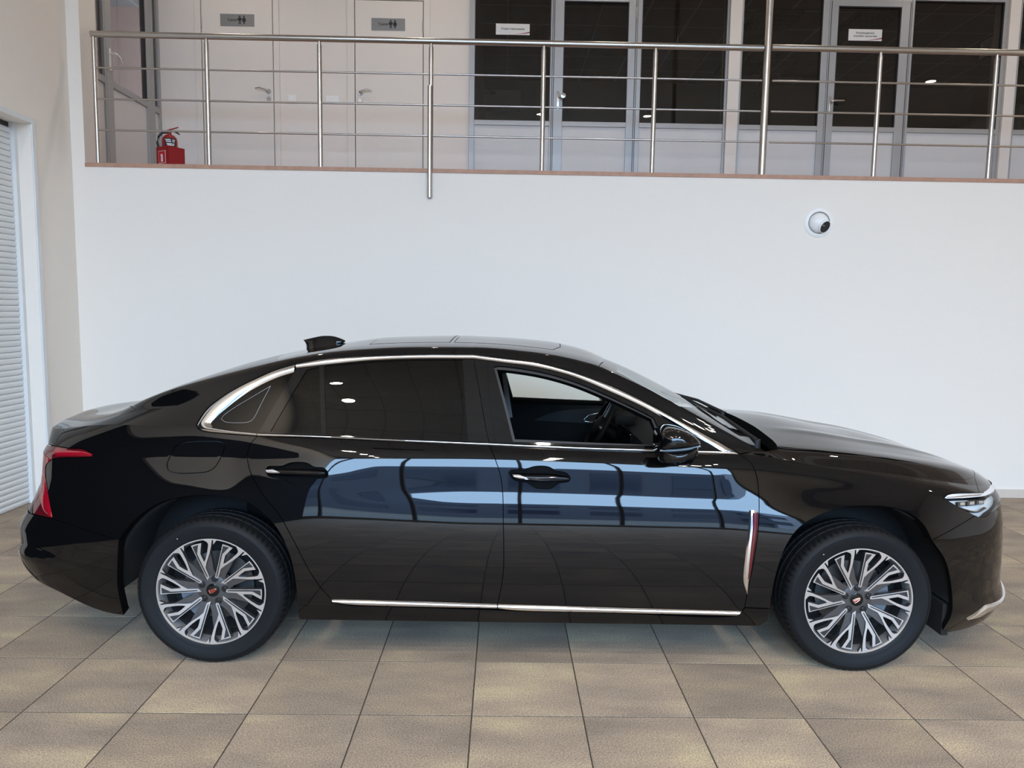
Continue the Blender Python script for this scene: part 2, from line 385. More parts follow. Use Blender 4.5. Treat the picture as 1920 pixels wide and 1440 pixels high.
for k, (x0, x1) in enumerate(((2.376, 2.497), (5.379, 5.490))):
    struct(box('column_%d' % (k + 1), x0, x1, YU - .06, YU + .2, ZU, 5.6, MT['wall_warm']))
for d, hx, kind in ((d3, h3, 'knob'), (d4, h4, 'lever')):
    h = MB(); y = YU - .03; z = 3.90
    h.box(hx - .014, hx + .014, y - .008, y, z - .13, z + .06, 0, .003)
    if kind == 'knob': h.lathe([(.010, 0), (.011, -.03), (.026, -.038), (.031, -.052), (.027, -.066), (0, -.07)], (hx + .05, y, z), 20, 0, 'y'); h.tube([(hx, y - .01, z), (hx + .05, y - .02, z)], .011, 10)
    else: h.tube([(hx, y, z), (hx, y - .05, z), (hx + .03, y - .055, z + .004), (hx + .13, y - .05, z + .006)], [.010, .010, .010, .008], 10)
    h.build('handle', MT['steel'], d, 40)
for hx in (1.372,): MB().tube([(hx, YU - .034, 4.72), (hx, YU - .034, 4.84)], .008, 8).build('hinge', MT['steel'], d3)

def name_plate(x0, x1, z0, z1, lines, label):
    y = YU - .006
    t = MB().box(x0, x1, y - .004, y, z0, z1).build('name_plate', MT['plate']); tag(t, label, 'sign', 'office name plates on the glass')
    k = MB(); n = len(lines)
    for i, s in enumerate(lines): text_mb(k, s, .026, lambda a, b, i=i: ((x0 + x1) / 2 + a * 1.15, y - .0046, (z0 + z1) / 2 - .004 + (n - 1) * .016 - i * .032 + b))
    k.build('lettering', MT['ink'], t)
    c = MB(); N = 12; top = [(x0 + (x1 - x0) * (.35 + .65 * q / N), z0 + .002 + .034 * (q / N) ** 2) for q in range(N + 1)]
    bot = [(p, z0 + .001 + .021 * ((i / N) ** 2)) for i, (p, _) in enumerate(top)]
    c.add([(p, y - .0045, z) for p, z in top] + [(p, y - .0045, z) for p, z in bot], [(i, i + 1, N + 2 + i, N + 1 + i) for i in range(N)]); c.build('swoosh', MT['plum'], t)
name_plate(-.127, .235, 4.541, 4.655, ['Отдел персонала'], 'white name plate with one line of text on the left office pane')
name_plate(3.672, 4.034, 4.553, 4.672, ['Руководитель', 'службы качества'], 'white name plate with two lines of text on the right office door')

# ---- offices behind the glass
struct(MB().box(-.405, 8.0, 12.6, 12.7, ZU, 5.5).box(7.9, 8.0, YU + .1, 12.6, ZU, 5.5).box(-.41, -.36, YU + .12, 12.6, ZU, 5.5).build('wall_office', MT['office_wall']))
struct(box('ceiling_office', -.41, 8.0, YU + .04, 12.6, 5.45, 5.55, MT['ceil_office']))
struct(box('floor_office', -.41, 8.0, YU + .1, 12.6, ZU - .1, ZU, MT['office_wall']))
MT['lamp_tray'] = mat('lamp_tray', (.035, .035, .034), .35, .6); MT['louvre'] = mat('lamp_louvre', (.16, .16, .155), .25, .9)
def raster_lamp(cx, cy, z, label, s=.6):
    t = empty('ceiling_lamp', (cx, cy, z)); tag(t, label, 'ceiling lamp', 'unlit louvred ceiling lamps')
    MB().box(-s / 2, s / 2, -s / 2, s / 2, -.012, 0).build('tray', MT['lamp_tray'], t)
    bl = MB().box(-s / 2, s / 2, -.006, .006, -.05, -.012).build('louvre', MT['louvre'], t); bl.location = (0, -s * .25, 0)
    for q in (0, .25): link('louvre', bl.data, t).location = (0, s * q, 0)
    bs = MB().box(-.004, .004, -s / 2, s / 2, -.05, -.012).build('louvre', MT['louvre'], t); bs.location = (-s * .375, 0, 0)
    for q in (-.25, -.125, 0, .125, .25, .375): link('louvre', bs.data, t).location = (s * q, 0, 0)
    MB().box(-s / 2, s / 2, -s / 2, -s / 2 + .015, -.052, 0).box(-s / 2, s / 2, s / 2 - .015, s / 2, -.052, 0).box(-s / 2, -s / 2 + .015, -s / 2, s / 2, -.052, 0).box(s / 2 - .015, s / 2, -s / 2, s / 2, -.052, 0).build('frame', MT['louvre'], t)
for (px_, py_, lb) in ((1447, 36, 'louvred ceiling lamp behind the tall steel post'), (1630, 38, 'louvred ceiling lamp behind the two-line name plate'),
                       (1512, 128, 'louvred ceiling lamp lower left of the right office door'), (1385, 125, 'louvred ceiling lamp behind the coat stand'),
                       (1925, 62, 'louvred ceiling lamp at the right picture edge'), (1925, 128, 'louvred ceiling lamp lower at the right picture edge')):
    p = onZ(px_, py_, 5.44); raster_lamp(p[0], min(p[1], 12.0), 5.45, lb)

# coat stand with a dark coat
p = onY(1428, 120, 9.3); cs = empty('coat_stand', (p[0], 9.3, ZU)); tag(cs, 'black coat stand behind the office glass by the steel post', 'coat stand')
MB().tube([(0, 0, .03), (0, 0, 1.85)], .017, 12).build('pole', MT['black'], cs, 40)
MB().lathe([(0, .03), (.05, .03), (.20, .012), (.21, 0)], (0, 0, 0), 28).build('base', MT['black'], cs, 40)
for k in range(6):
    a = k * math.pi / 3 + .3; c, s = math.cos(a), math.sin(a)
    MB().tube([(0, 0, 1.78), (.09 * c, .09 * s, 1.80), (.17 * c, .17 * s, 1.87), (.20 * c, .20 * s, 1.95)], [.009, .009, .008, .009], 8).tube([(.195 * c, .195 * s, 1.945), (.20 * c, .20 * s, 1.965)], .014, 8).build('hook', MT['black'], cs, 40)
    if k % 2: MB().tube([(0, 0, 1.52), (.06 * c, .06 * s, 1.50), (.10 * c, .10 * s, 1.54)], .007, 8).build('hook', MT['black'], cs, 40)
co = MB(); R_ = []
for (z, rx, ry, ox) in ((1.50, .03, .03, -.07), (1.47, .07, .05, -.08), (1.40, .10, .06, -.09), (1.1, .125, .07, -.10), (.75, .15, .08, -.115), (.42, .165, .09, -.125), (.40, .15, .08, -.125)):
    R_.append([(ox + rx * math.cos(q * math.pi / 8) * (1 + .06 * math.sin(5 * q)), -.06 + ry * math.sin(q * math.pi / 8), z) for q in range(16)])
v = [q for r in R_ for q in r]; co.add(v, [(i * 16 + k, i * 16 + (k + 1) % 16, (i + 1) * 16 + (k + 1) % 16, (i + 1) * 16 + k) for i in range(len(R_) - 1) for k in range(16)] + [tuple(range(15, -1, -1)), tuple(range(96, 112))])
ct = co.build('coat', MT['black'], None, 50); ct.location = (p[0], 9.3, ZU); tag(ct, 'dark coat hanging on the coat stand behind the glass', 'coat')
# air-conditioning unit on the office wall behind the left pane
q0, q1 = onY(905, 200, 12.55), onY(978, 178, 12.55)
ac = empty('air_conditioner', ((q0[0] + q1[0]) / 2, 12.6, q0[2] - .1)); tag(ac, 'grey wall air conditioner behind the left office pane', 'air conditioner')
w = (q1[0] - q0[0]) / 2; MT['ac'] = mat('ac_plastic', (.55, .56, .55), .4)
MB().box(-w, w, -.2, 0, .06, .34, 0, .02).build('body', MT['ac'], ac); MB().box(-w + .03, w - .03, -.19, -.02, .035, .062).build('outlet_flap', MT['lamp_tray'], ac)
MB().box(-w + .02, -w + .10, -.203, -.199, .26, .30).box(-w + .11, -w + .22, -.203, -.199, .255, .31).build('sticker', MT['blue'], ac)
# framed notice and equipment shelf to the right
q = onY(1855, 82, 8.55); nt_ = MB().box(q[0] - .012, q[0], 8.42, 8.72, 4.56, 4.80).build('notice_frame', MT['blue']); tag(nt_, 'blue framed notice behind the right office pane', 'notice')
MB().box(q[0] - .014, q[0] - .011, 8.45, 8.69, 4.59, 4.77).build('sheet', MT['panel'], nt_)
k = MB()
for i in range(4): k.box(q[0] - .0155, q[0] - .0135, 8.49, 8.65 - .03 * (i % 2), 4.74 - i * .022, 4.748 - i * .022)
k.box(q[0] - .0155, q[0] - .0135, 8.50, 8.54, 4.61, 4.66).box(q[0] - .0155, q[0] - .0135, 8.58, 8.64, 4.61, 4.66); k.build('print', MT['ink'], nt_)
q = onY(1890, 200, 8.9); sf = empty('equipment_shelf', (q[0], 8.75, ZU)); tag(sf, 'black equipment shelf behind the pane at the right edge', 'shelf')
for zz in (.05, .55, .98, 1.18): MB().box(0, .9, 0, .4, zz, zz + .02).build('shelf_board', MT['black'], sf)
for xx in (0, .88): MB().box(xx, xx + .02, 0, .4, 0, 1.2).build('side_panel', MT['black'], sf)
MB().box(.06, .8, .03, .36, 1.2, 1.32, 0, .01).build('recorder', MT['black'], sf)
MB().box(.13, .17, .026, .031, 1.255, 1.265).build('status_light', mat('status_light', (.8, .8, .8), .5, emit=(1, 1, 1), es=1.5), sf)
k = MB()
for i in range(7): k.tube([(.08 + .1 * i, .05, 1.17), (.10 + .09 * i, .02, 1.12), (.12 + .1 * ((i * 3) % 7), .03, 1.06), (.1 + .1 * ((i * 5) % 7), .05, 1.0)], .004, 6)
k.build('cable', MT['louvre'], sf)

# ---- glazed door in the left side of the gallery
XG = -3.75; lp = struct(MB().box(XG - .004, XG + .004, 7.13, 7.80, 3.70, 4.90).build('door_5', MT['office_glass']))
def lbar(y0, y1, z0, z1, nm='frame_bar', mt='alu', d=.03): return MB().box(XG - d, XG + d, y0, y1, z0, z1, 0, .003).build(nm, MT[mt], lp)
for (y0, y1) in ((7.02, 7.13), (7.80, 7.90), (7.905, 7.955), (8.06, 8.10), (6.99, 7.015), (6.55, 6.62)): lbar(y0, y1, ZU, 4.96)
for (y0, y1) in ((7.13, 7.80), (7.955, 8.06), (6.62, 6.99)):
    lbar(y0, y1, 3.64, 3.70); lbar(y0, y1, 4.90, 4.96); lbar(y0, y1, ZU, ZU + .06); lbar(y0, y1, ZU + .06, 3.64, 'lower_panel', 'panel', .012)
for (y0, y1) in ((7.955, 8.06), (6.62, 6.99)): lbar(y0, y1, 3.70, 4.90, 'pane', 'office_glass', .004)
MB().box(XG + .004, XG + .024, 7.788, 7.80, 3.70, 4.90).build('gasket', MT['alu_d'], lp)
lbar(6.50, 8.10, 4.96, 5.6, 'top_panel', 'panel', .02)
h = MB(); h.box(XG + .03, XG + .04, 7.06, 7.09, 3.78, 3.98, 0, .003); h.tube([(XG + .035, 7.075, 3.93), (XG + .085, 7.075, 3.93), (XG + .09, 7.10, 3.932), (XG + .085, 7.16, 3.925), (XG + .08, 7.21, 3.89)], [.010, .010, .010, .009, .008], 10); h.build('handle', MT['white'], lp, 40)
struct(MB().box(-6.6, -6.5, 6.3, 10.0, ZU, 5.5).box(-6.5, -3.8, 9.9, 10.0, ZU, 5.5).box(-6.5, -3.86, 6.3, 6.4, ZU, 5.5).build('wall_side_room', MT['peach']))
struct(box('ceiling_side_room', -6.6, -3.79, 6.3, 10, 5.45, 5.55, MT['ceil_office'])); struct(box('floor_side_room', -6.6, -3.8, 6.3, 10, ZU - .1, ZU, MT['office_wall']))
raster_lamp(-4.75, 8.35, 5.45, 'louvred ceiling lamp seen through the glazed door on the left', .9)

# ---- gallery railing
rl = empty('balcony_railing', (0, YB + .06, ZU)); tag(rl, 'brushed steel balcony railing with three bars along the gallery', 'railing')
PX = [-3.472, -2.530, -1.584, -.644, .308, 1.255, 2.204, 3.171, 4.168, 5.17, 6.17]
for (a_, b2) in ((-3.49, 2.170), (2.238, 6.6)):
    MB().tube([(a_, 0, 1.052), (b2, 0, 1.045)], .0255, 18).build('handrail', MT['steel'], rl, 40)
    for zb in (.78, .527, .272): MB().tube([(a_ + .02, 0, zb), (b2, 0, zb)], .0080, 10).build('bar', MT['steel'], rl, 40)
for k, x in enumerate(PX):
    if k == 6: MB().tube([(x, 0, -.01), (x, 0, 2.8)], .030, 18).build('tall_post', MT['steel'], rl, 40); continue
    MB().tube([(x, 0, -.01), (x, 0, 1.0)], .0195 if k else .016, 14).tube([(x, 0, 1.0), (x, 0, 1.03)], .014, 12).build('post', MT['steel'], rl, 40)
    for zb in (.78, .527, .272): MB().tube([(x - .012, .006, zb - .012), (x + .012, .006, zb - .012)], .009, 8).build('bar_clip', MT['steel'], rl, 40)
xb = PX[3]; MB().tube([(xb, -.085, -.255), (xb, -.085, .66)], .0205, 16).build('wall_bracket', MT['steel'], rl, 40)
for zz in (-.235, -.12, .10, .50): MB().tube([(xb + .012, -.085, zz), (xb + .012, -.02, zz)], .008, 8).build('bracket_bolt', MT['steel'], rl, 40)

# ---- fire extinguisher in its floor stand
p = onY(320, 290, 6.85); fx, fy = p[0], 6.85
fs = empty('extinguisher_stand', (fx, fy, ZU), math.radians(-32)); tag(fs, 'red floor box with extinguisher pictogram on the gallery', 'stand')
fb = MB(); fw, fd, fh = .085, .085, .235
fb.box(-fw, fw, -fd, -fd + .004, 0, fh).box(-fw, fw, fd - .004, fd, 0, fh).box(-fw, -fw + .004, -fd, fd, 0, fh).box(fw - .004, fw, -fd, fd, 0, fh).box(-fw, fw, -fd, fd, 0, .006); fb.build('box', MT['red'], fs)
MB().box(-.052, .052, -fd - .0016, -fd, .085, .195).build('sign_border', MT['plate'], fs); MB().box(-.048, .048, -fd - .0024, -fd - .001, .089, .191).build('sign_field', MT['sign_red'], fs)
MB().add([(a, -fd - .003, b) for a, b in ((-.014, .098), (.014, .098), (.014, .152), (.008, .165), (-.006, .170), (-.020, .158), (-.014, .150))], [tuple(range(7))]).build('pictogram', MT['plate'], fs)
fe = empty('fire_extinguisher', (fx - .004, fy, ZU + .008)); tag(fe, 'red fire extinguisher standing in the red box', 'fire extinguisher')
MB().lathe([(0, 0), (.06, 0), (.066, .01), (.066, .285), (.060, .315), (.040, .338), (.018, .345), (.016, .362), (0, .362)], (0, 0, 0), 36).build('cylinder', MT['red'], fe, 40)
lb = MB(); lb.lathe([(.0668, .20), (.0668, .305)], (0, 0, 0), 14, 0, 'z', math.radians(-105), math.radians(-20)); lb.lathe([(.0672, .20), (.0672, .225)], (0, 0, 0), 14, 1, 'z', math.radians(-104), math.radians(-21))
for i, zz in enumerate((.285, .27, .25, .238)): lb.lathe([(.0672, zz), (.0672, zz + .008)], (0, 0, 0), 8, 2, 'z', math.radians(-100 + 5 * i), math.radians(-60 + 4 * i)); lb.lathe([(.0672, zz), (.0672, zz + .008)], (0, 0, 0), 8, 2, 'z', math.radians(-48), math.radians(-26 - 3 * i))
lb.build('label', [MT['black'], MT['blue'], MT['plate']], fe)
MB().tube([(-.01, 0, .362), (.01, 0, .362)], .013, 10).tube([(-.02, 0, .372), (.04, 0, .378), (.09, 0, .35)], [.008, .007, .006], 8).build('valve', MT['black'], fe, 40)
MB().tube([(-.02, 0, .384), (.02, 0, .395), (.08, 0, .412)], [.006, .006, .005], 8).build('lever', MT['red'], fe, 40)
MB().tube([(-.01, 0, .365), (-.06, -.01, .36), (-.095, -.015, .325), (-.105, -.02, .27), (-.095, -.02, .225), (-.085, -.02, .19)], .010, 10).build('hose', MT['black'], fe, 40)

# ---- air nozzle on the lower wall
vn = empty('wall_nozzle', (2.698, YB, 2.391)); tag(vn, 'round white air nozzle with a dark mouth on the white wall', 'air nozzle')
MB().lathe([(.124, 0), (.124, -.006), (.118, -.010), (.098, -.016), (.093, -.012), (.090, .0)], (0, 0, 0), 48, 0, 'y').build('flange', MT['white'], vn, 35)
MB().lathe([(.0925, -.011), (.0885, -.011)], (0, 0, 0), 48, 0, 'y').build('seam', MT['alu_d'], vn)
sp = MB(); sp.lathe([(.089 * math.sin(t), .02 - .089 * math.cos(t)) for t in np.linspace(.02, 1.5, 16)], (0, 0, 0), 40, 0, 'y'); sp.build('ball', MT['white'], vn, 60)
dirv = Vector((.36, -.78, -.42)).normalized(); c0 = Vector((0, .02, 0)); mo = MB()
rq = dirv.to_track_quat('Z', 'Y')
def nz(r, h, n=32): return [tuple(c0 + rq @ Vector((r * math.cos(2 * math.pi * k / n), r * math.sin(2 * math.pi * k / n), h))) for k in range(n)]
rings = [(.056, .070), (.057, .090), (.052, .0935), (.050, .089)]
vv = [q for r, h in rings for q in nz(r, h)]; mo.add(vv, [(i * 32 + k, i * 32 + (k + 1) % 32, (i + 1) * 32 + (k + 1) % 32, (i + 1) * 32 + k) for i in range(3) for k in range(32)]); mo.build('mouth_rim', MT['white'], vn, 40)
MB().add(nz(.0515, .0905), [tuple(range(32))]).build('mouth', MT['black'], vn)
MB().tube([(-.125, -.004, .03), (-.09, -.02, .022), (-.05, -.05, .0), (-.01, -.075, -.02), (.02, -.078, -.035)], .0012, 6).build('string', MT['white'], vn)

# ---- showroom ceiling fittings (seen mirrored in glass and paint), then added gallery fill lights
MT['lamp_lens'] = mat('lamp_lens', (.9, .9, .9), .4, emit=(1.0, .86, .68), es=860.0)
dl = empty('downlight', (0, 0, ZC)); tag(dl, 'round recessed ceiling downlight mirrored in car glass and paint', 'downlight', 'round downlights of the showroom ceiling')
MB().lathe([(.12, 0), (.12, -.012), (.095, -.02), (.09, -.004)], (0, 0, 0), 28).build('trim_ring', MT['white'], dl, 40); MB().lathe([(0, -.006), (.09, -.006)], (0, 0, 0), 28).build('lens', MT['lamp_lens'], dl)
first = True
for (xx, yy) in [(x_, y_) for y_ in (-5.2, -3.9, -2.6, -1.3) for x_ in (-2.3, .8, 3.3)] + [(8.3, 1.6)]:
    o = dl if first else copy_tree(dl); first = False; o.location = (xx, yy, ZC)
gl = empty('gallery_fill_light', (0, 0, 5.6)); tag(gl, 'small added fill light, unseen in the gallery ceiling', 'downlight', 'added fill lights of the gallery ceiling')  # unseen lamps, added to brighten the corridor wall
MB().lathe([(.07, 0), (.07, -.008), (.052, -.012), (.05, -.003)], (0, 0, 0), 24).build('trim_ring', MT['white'], gl, 40); MB().lathe([(0, -.004), (.05, -.004)], (0, 0, 0), 24).build('lens', mat('gallery_fill_lens', (.9, .9, .9), .4, emit=(1.0, .88, .74), es=300.0), gl)
for k, xx in enumerate((-2.9, -.9, 1.1, 3.1, 5.1)):
    o = gl if k == 0 else copy_tree(gl); o.location = (xx, 7.0, 5.6)
cv = empty('ceiling_vent', (-1.2, 1.2, ZC)); tag(cv, 'square black ceiling vent mirrored in the rear door glass', 'ceiling vent')
MB().box(-.3, .3, -.3, .3, -.012, 0).build('grille', MT['black'], cv); MB().box(-.33, .33, -.33, -.3, -.016, 0).box(-.33, .33, .3, .33, -.016, 0).box(-.33, -.3, -.3, .3, -.016, 0).box(.3, .33, -.3, .3, -.016, 0).build('frame', MT['black'], cv)

# ---- shop front behind the camera, street and the block across it (mirrored in the paint)
wf = struct(MB().box(XL - .2, XR, YF - .2, YF, 5.65, ZC).box(XL - .2, XR, YF - .12, YF + .02, 0, .12).build('window_6', MT['alu']))
for k in range(6): MB().box(-3.3 + k * 1.75 - .035, -3.3 + k * 1.75 + .035, YF - .12, YF + .02, .12, 5.65).build('mullion', MT['alu_d'], wf)
struct(box('wall_front', 5.45, XR, YF - .2, YF, 0, 5.65, MT['wall']))
MT['asphalt'] = mat('asphalt', (.18, .165, .15), .9, noise=(3, .12)); MT['slate'] = mat('slate_cladding', (.07, .085, .12), .6, noise=(2, .1)); MT['pane'] = mat('block_window', (.03, .04, .07), .1)
MT['pale'] = mat('pale_cladding', (.30, .33, .39), .6, noise=(2, .06))
gr = struct(box('ground', -70, 70, -90, YF - .2, -.3, -.12, MT['asphalt']))
bl = empty('office_block', (0, -30, -.12)); tag(bl, 'slate office block across the street mirrored in the doors', 'building')
MB().box(-45, 14, -12, 0, 0, 6.2).build('wall', MT['slate'], bl); MB().box(14, 45, -12, .6, 0, 7.4).build('wing', MT['pale'], bl)
wd = None
for r in range(2):
    for k in range(12):
        if wd is None: wd = MB().box(-1.3, 1.3, 0, .06, 0, 1.3).build('window_pane', MT['pane'], bl); o = wd
        else: o = link('window_pane', wd.data, bl)
        o.location = (-24 + k * 4.2, .0 if -24 + k * 4.2 < 12.5 else .6, 1.2 + r * 2.6)

# ================================================================== THE CAR
# car frame: x forward, y to the far side, z up; origin on the floor under the middle of the wheelbase
CO = np.array([0.189, 4.012, 0.0]); CTH = -0.00680366
EX = np.array([math.cos(CTH), math.sin(CTH), 0]); EY = np.array([-math.sin(CTH), math.cos(CTH), 0])
def proj(P):
    """car-frame points -> photograph pixels"""
    P = np.atleast_2d(P); Wd = CO + P[:, :1] * EX + P[:, 1:2] * EY + P[:, 2:3] * np.array([0, 0, 1.0])
    c = (Wd - CAM) @ CM.T
    return np.stack([960 + FPX * c[:, 0] / c[:, 2], 720 - FPX * c[:, 1] / c[:, 2]], 1)
def U(x, y, yc):
    """pixel -> (x, z) on the car's lateral plane yc"""
    d = ray(x, y); t = (yc - (CAM - CO) @ EY) / (d @ EY); q = CAM + t * d - CO
    return np.array([q @ EX, q[2]])

def pchip(xs, ys, x):
    xs = np.array(xs, float); ys = np.array(ys, float); h = np.diff(xs); d = np.diff(ys) / h; n = len(xs); t = np.zeros(n)
    for i in range(1, n - 1):
        if d[i - 1] * d[i] > 0:
            w1 = 2 * h[i] + h[i - 1]; w2 = h[i] + 2 * h[i - 1]; t[i] = (w1 + w2) / (w1 / d[i - 1] + w2 / d[i])
    t[0] = d[0]; t[-1] = d[-1]
    i = np.clip(np.searchsorted(xs, x) - 1, 0, n - 2); s = (x - xs[i]) / h[i]
    return (2 * s**3 - 3 * s**2 + 1) * ys[i] + (s**3 - 2 * s**2 + s) * h[i] * t[i] + (-2 * s**3 + 3 * s**2) * ys[i + 1] + (s**3 - s**2) * h[i] * t[i + 1]

U0, U1 = -2.54, 2.415; NU = 1001
UG = np.linspace(U0, U1, NU); DU = UG[1] - UG[0]
def table(kn, sig=.05):
    xs, ys = zip(*kn); y = pchip(xs, ys, UG)
    if sig > 0:
        k = int(3 * sig / DU); w = np.exp(-.5 * (np.arange(-k, k + 1) * DU / sig) ** 2); w /= w.sum()
        e = np.concatenate([2 * y[0] - y[k:0:-1], y, 2 * y[-1] - y[-2:-k - 2:-1]]); y = np.convolve(e, w, 'valid')
    return y
# plan outline (half width)
PLAN = table([(-2.54, 0), (-2.536, .22), (-2.525, .42), (-2.495, .59), (-2.455, .69), (-2.38, .775), (-2.25, .845), (-2.05, .893), (-1.82, .918), (-1.46, .930), (-1.0, .936), (0, .9375), (1.0, .936), (1.46, .930), (1.65, .922), (1.82, .898), (2.0, .838), (2.13, .755), (2.24, .635), (2.33, .475), (2.385, .30), (2.41, .12), (2.415, 0)], .012)
PLAN[0] = PLAN[-1] = 0; PLAN = np.maximum(PLAN, 0)
GS = PLAN / .9375
Z1 = table([(-2.54, .34), (-2.3, .325), (-2.1, .268), (-1.87, .215), (-1.05, .215), (1.0, .212), (1.8, .158), (2.1, .165), (2.3, .172), (2.415, .18)])
ZK = table([(-2.54, .90), (-2.3, .918), (-2, .932), (-1.5, .938), (-.985, .943), (-.21, .947), (.19, .941), (.52, .931), (.9, .917), (1.2, .885), (1.5, .855), (1.85, .80), (2.1, .755), (2.415, .70)])
Y5 = table([(-2.54, .64), (-2.3, .67), (-2.0, .725), (-1.7, .78), (-1.4, .815), (-1, .828), (0, .83), (.8, .828), (1.0, .815), (1.2, .805), (1.6, .785), (2.0, .765), (2.415, .74)])
Z5 = table([(-2.54, .985), (-2.35, 1.0), (-2.2, 1.025), (-2.05, 1.043), (-1.9, 1.052), (-1.7, 1.052), (-1.5, 1.045), (-1.275, 1.03), (-.98, 1.022), (-.68, 1.012), (-.24, 1.0), (.13, .987), (.51, .981), (.88, .975), (1.03, .962), (1.2, .93), (1.45, .903), (1.85, .845), (2.1, .80), (2.3, .77), (2.415, .745)])
Y6 = table([(-2.54, .50), (-2.35, .54), (-2.2, .57), (-2.05, .61), (-1.9, .65), (-1.75, .68), (-1.6, .70), (-1.47, .708), (-1.35, .70), (-1.14, .675), (-.955, .657), (-.58, .643), (-.33, .64), (-.03, .645), (.3, .672), (.63, .73), (.8, .765), (.92, .785), (1.05, .77), (1.2, .745), (1.6, .71), (2, .67), (2.415, .6)])
Z6 = table([(-2.54, .998), (-2.35, 1.018), (-2.2, 1.045), (-2.05, 1.072), (-1.9, 1.10), (-1.75, 1.13), (-1.6, 1.168), (-1.47, 1.21), (-1.35, 1.257), (-1.14, 1.333), (-.955, 1.366), (-.58, 1.388), (-.33, 1.39), (-.03, 1.361), (.3, 1.268), (.63, 1.112), (.8, 1.03), (.92, .985), (1.05, .972), (1.2, .960), (1.6, .927), (2.0, .865), (2.2, .818), (2.415, .755)], .035)
Y7 = table([(-2.54, .36), (-2.2, .44), (-2.05, .50), (-1.9, .575), (-1.75, .61), (-1.6, .622), (-1.35, .622), (-1.14, .612), (-.58, .595), (0, .598), (.284, .605), (.4, .62), (.56, .662), (.72, .706), (.88, .745), (.98, .755), (1.1, .66), (1.3, .60), (2, .50), (2.415, .45)])
Z7 = table([(-2.54, 1.005), (-2.35, 1.033), (-2.2, 1.058), (-2.1, 1.075), (-2.0, 1.110), (-1.9, 1.152), (-1.75, 1.208), (-1.6, 1.254), (-1.35, 1.322), (-1.14, 1.372), (-.955, 1.400), (-.58, 1.424), (-.33, 1.426), (0, 1.402), (.284, 1.341), (.4, 1.292), (.56, 1.218), (.72, 1.133), (.88, 1.048), (.98, 1.001), (1.1, .995), (1.2, .990), (1.4, .975), (1.6, .952), (2.0, .886), (2.2, .836), (2.415, .762)], .03)
Z9 = table([(-2.54, 1.015), (-2.45, 1.038), (-2.35, 1.052), (-2.2, 1.062), (-2.12, 1.07), (-2.05, 1.10), (-2.0, 1.128), (-1.8, 1.218), (-1.6, 1.290), (-1.4, 1.345), (-1.27, 1.372), (-1.05, 1.412), (-.86, 1.438), (-.615, 1.45), (-.44, 1.455), (-.22, 1.45), (.07, 1.43), (.244, 1.397), (.373, 1.347), (.493, 1.300), (.70, 1.200), (.9, 1.096), (.98, 1.060), (1.1, 1.045), (1.3, 1.03), (1.42, 1.012), (1.67, .965), (1.83, .942), (2.03, .893), (2.2, .842), (2.3, .808), (2.415, .772)], .025)
# lean of the ends with height
OFR = ([.14, .27, .344, .39, .434, .46, .49, .56, .59, .66, .71, .76, .81, .87, .90, .93, .96, 1.0, 1.1], [.12, .095, .04, .018, 0, 0, .012, .008, .02, .06, .085, .105, .108, .10, .096, .095, .075, .045, .03])
OFF = ([.13, .18, .25, .33, .5, .7, .79, .9], [-.05, 0, .03, 0, -.004, -.01, -.006, 0])
# side surface: how far each strip of the flank leans back (degrees), integrated over height
NT = 401; TG = np.linspace(0, 1, NT)
def sstep(a, b, x): t = np.clip((x - a) / (b - a), 0, 1); return t * t * (3 - 2 * t)
TQ = np.linspace(0, 1, 201)
def haunch(t0, w): return pchip([0, .5 * t0, t0 - .05, t0, t0 + w, t0 + w + .14, t0 + w + .9], [0, 6.0, 9.0, 10.6, 19.6, 24.5, 28], TQ)
MIDP = pchip([0, .30, .45, .53, .60, .655, .70, .78, .86, .93, .965, 1.0], [0, 5.0, 7.6, 9.4, 13.2, 14.2, 10.6, 9.4, 9.4, 10.6, 13.5, 16], TQ)
FR1 = pchip([0, .30, .46, .53, .60, .75, .86, .92, 1.0], [0, 6, 9.5, 13, 20, 23, 21.5, 16, 12.5], TQ); FR2 = pchip([0, .30, .44, .52, .60, .80, 1.0], [0, 6.5, 10, 16, 21, 24, 27], TQ)
KF = [(-2.6, haunch(.55, .08)), (-1.6, haunch(.55, .08)), (-1.36, haunch(.58, .08)), (-1.2, haunch(.69, .10)), (-.98, haunch(.82, .17)), (-.75, .5 * (MIDP + haunch(.93, .2))), (-.35, MIDP), (.80, MIDP), (1.2, FR1), (1.5, FR2), (2.6, FR2)]
KU = np.array([k[0] for k in KF]); KP = np.array([k[1] for k in KF]); TILT = np.stack([np.interp(UG, KU, KP[:, j]) for j in range(201)], 1)
_k = 18; _w = np.exp(-.5 * (np.arange(-_k, _k + 1) / 8.0) ** 2); _w /= _w.sum(); _e = np.vstack([TILT[:1]] * _k + [TILT] + [TILT[-1:]] * _k)
TILT = sum(_w[q] * _e[q:q + NU] for q in range(2 * _k + 1))
YL = np.zeros((NU, NT))
for i, u in enumerate(UG):
    z = Z1[i] + (ZK[i] - Z1[i]) * TG; t = (z - .5) / (ZK[i] - .5)
    tl = np.interp(np.clip(t, 0, 1), TQ, TILT[i])
    low = -np.interp(.5 - z, [0, .12, .20, .24, .30, .36], [0, 3.5, 5.5, 12, 24, 30])
    tl = np.where(z >= .5, tl, low)
    dz = z[1] - z[0]; tan = np.tan(np.radians(tl)); y = np.concatenate([[0], np.cumsum((tan[1:] + tan[:-1]) / 2 * dz)])
    y -= np.interp(.5, z, y); YL[i] = .9375 - y
Y4 = YL[:, -1].copy()
VM = np.array([0, .185, .37, .555, .74, .83, 1.22, 1.31, 1.59, 1.87])     # metric spacing of the section lines
def v2m(v): return np.interp(v, range(10), VM)
def m2v(w): return np.interp(w, VM, range(10))

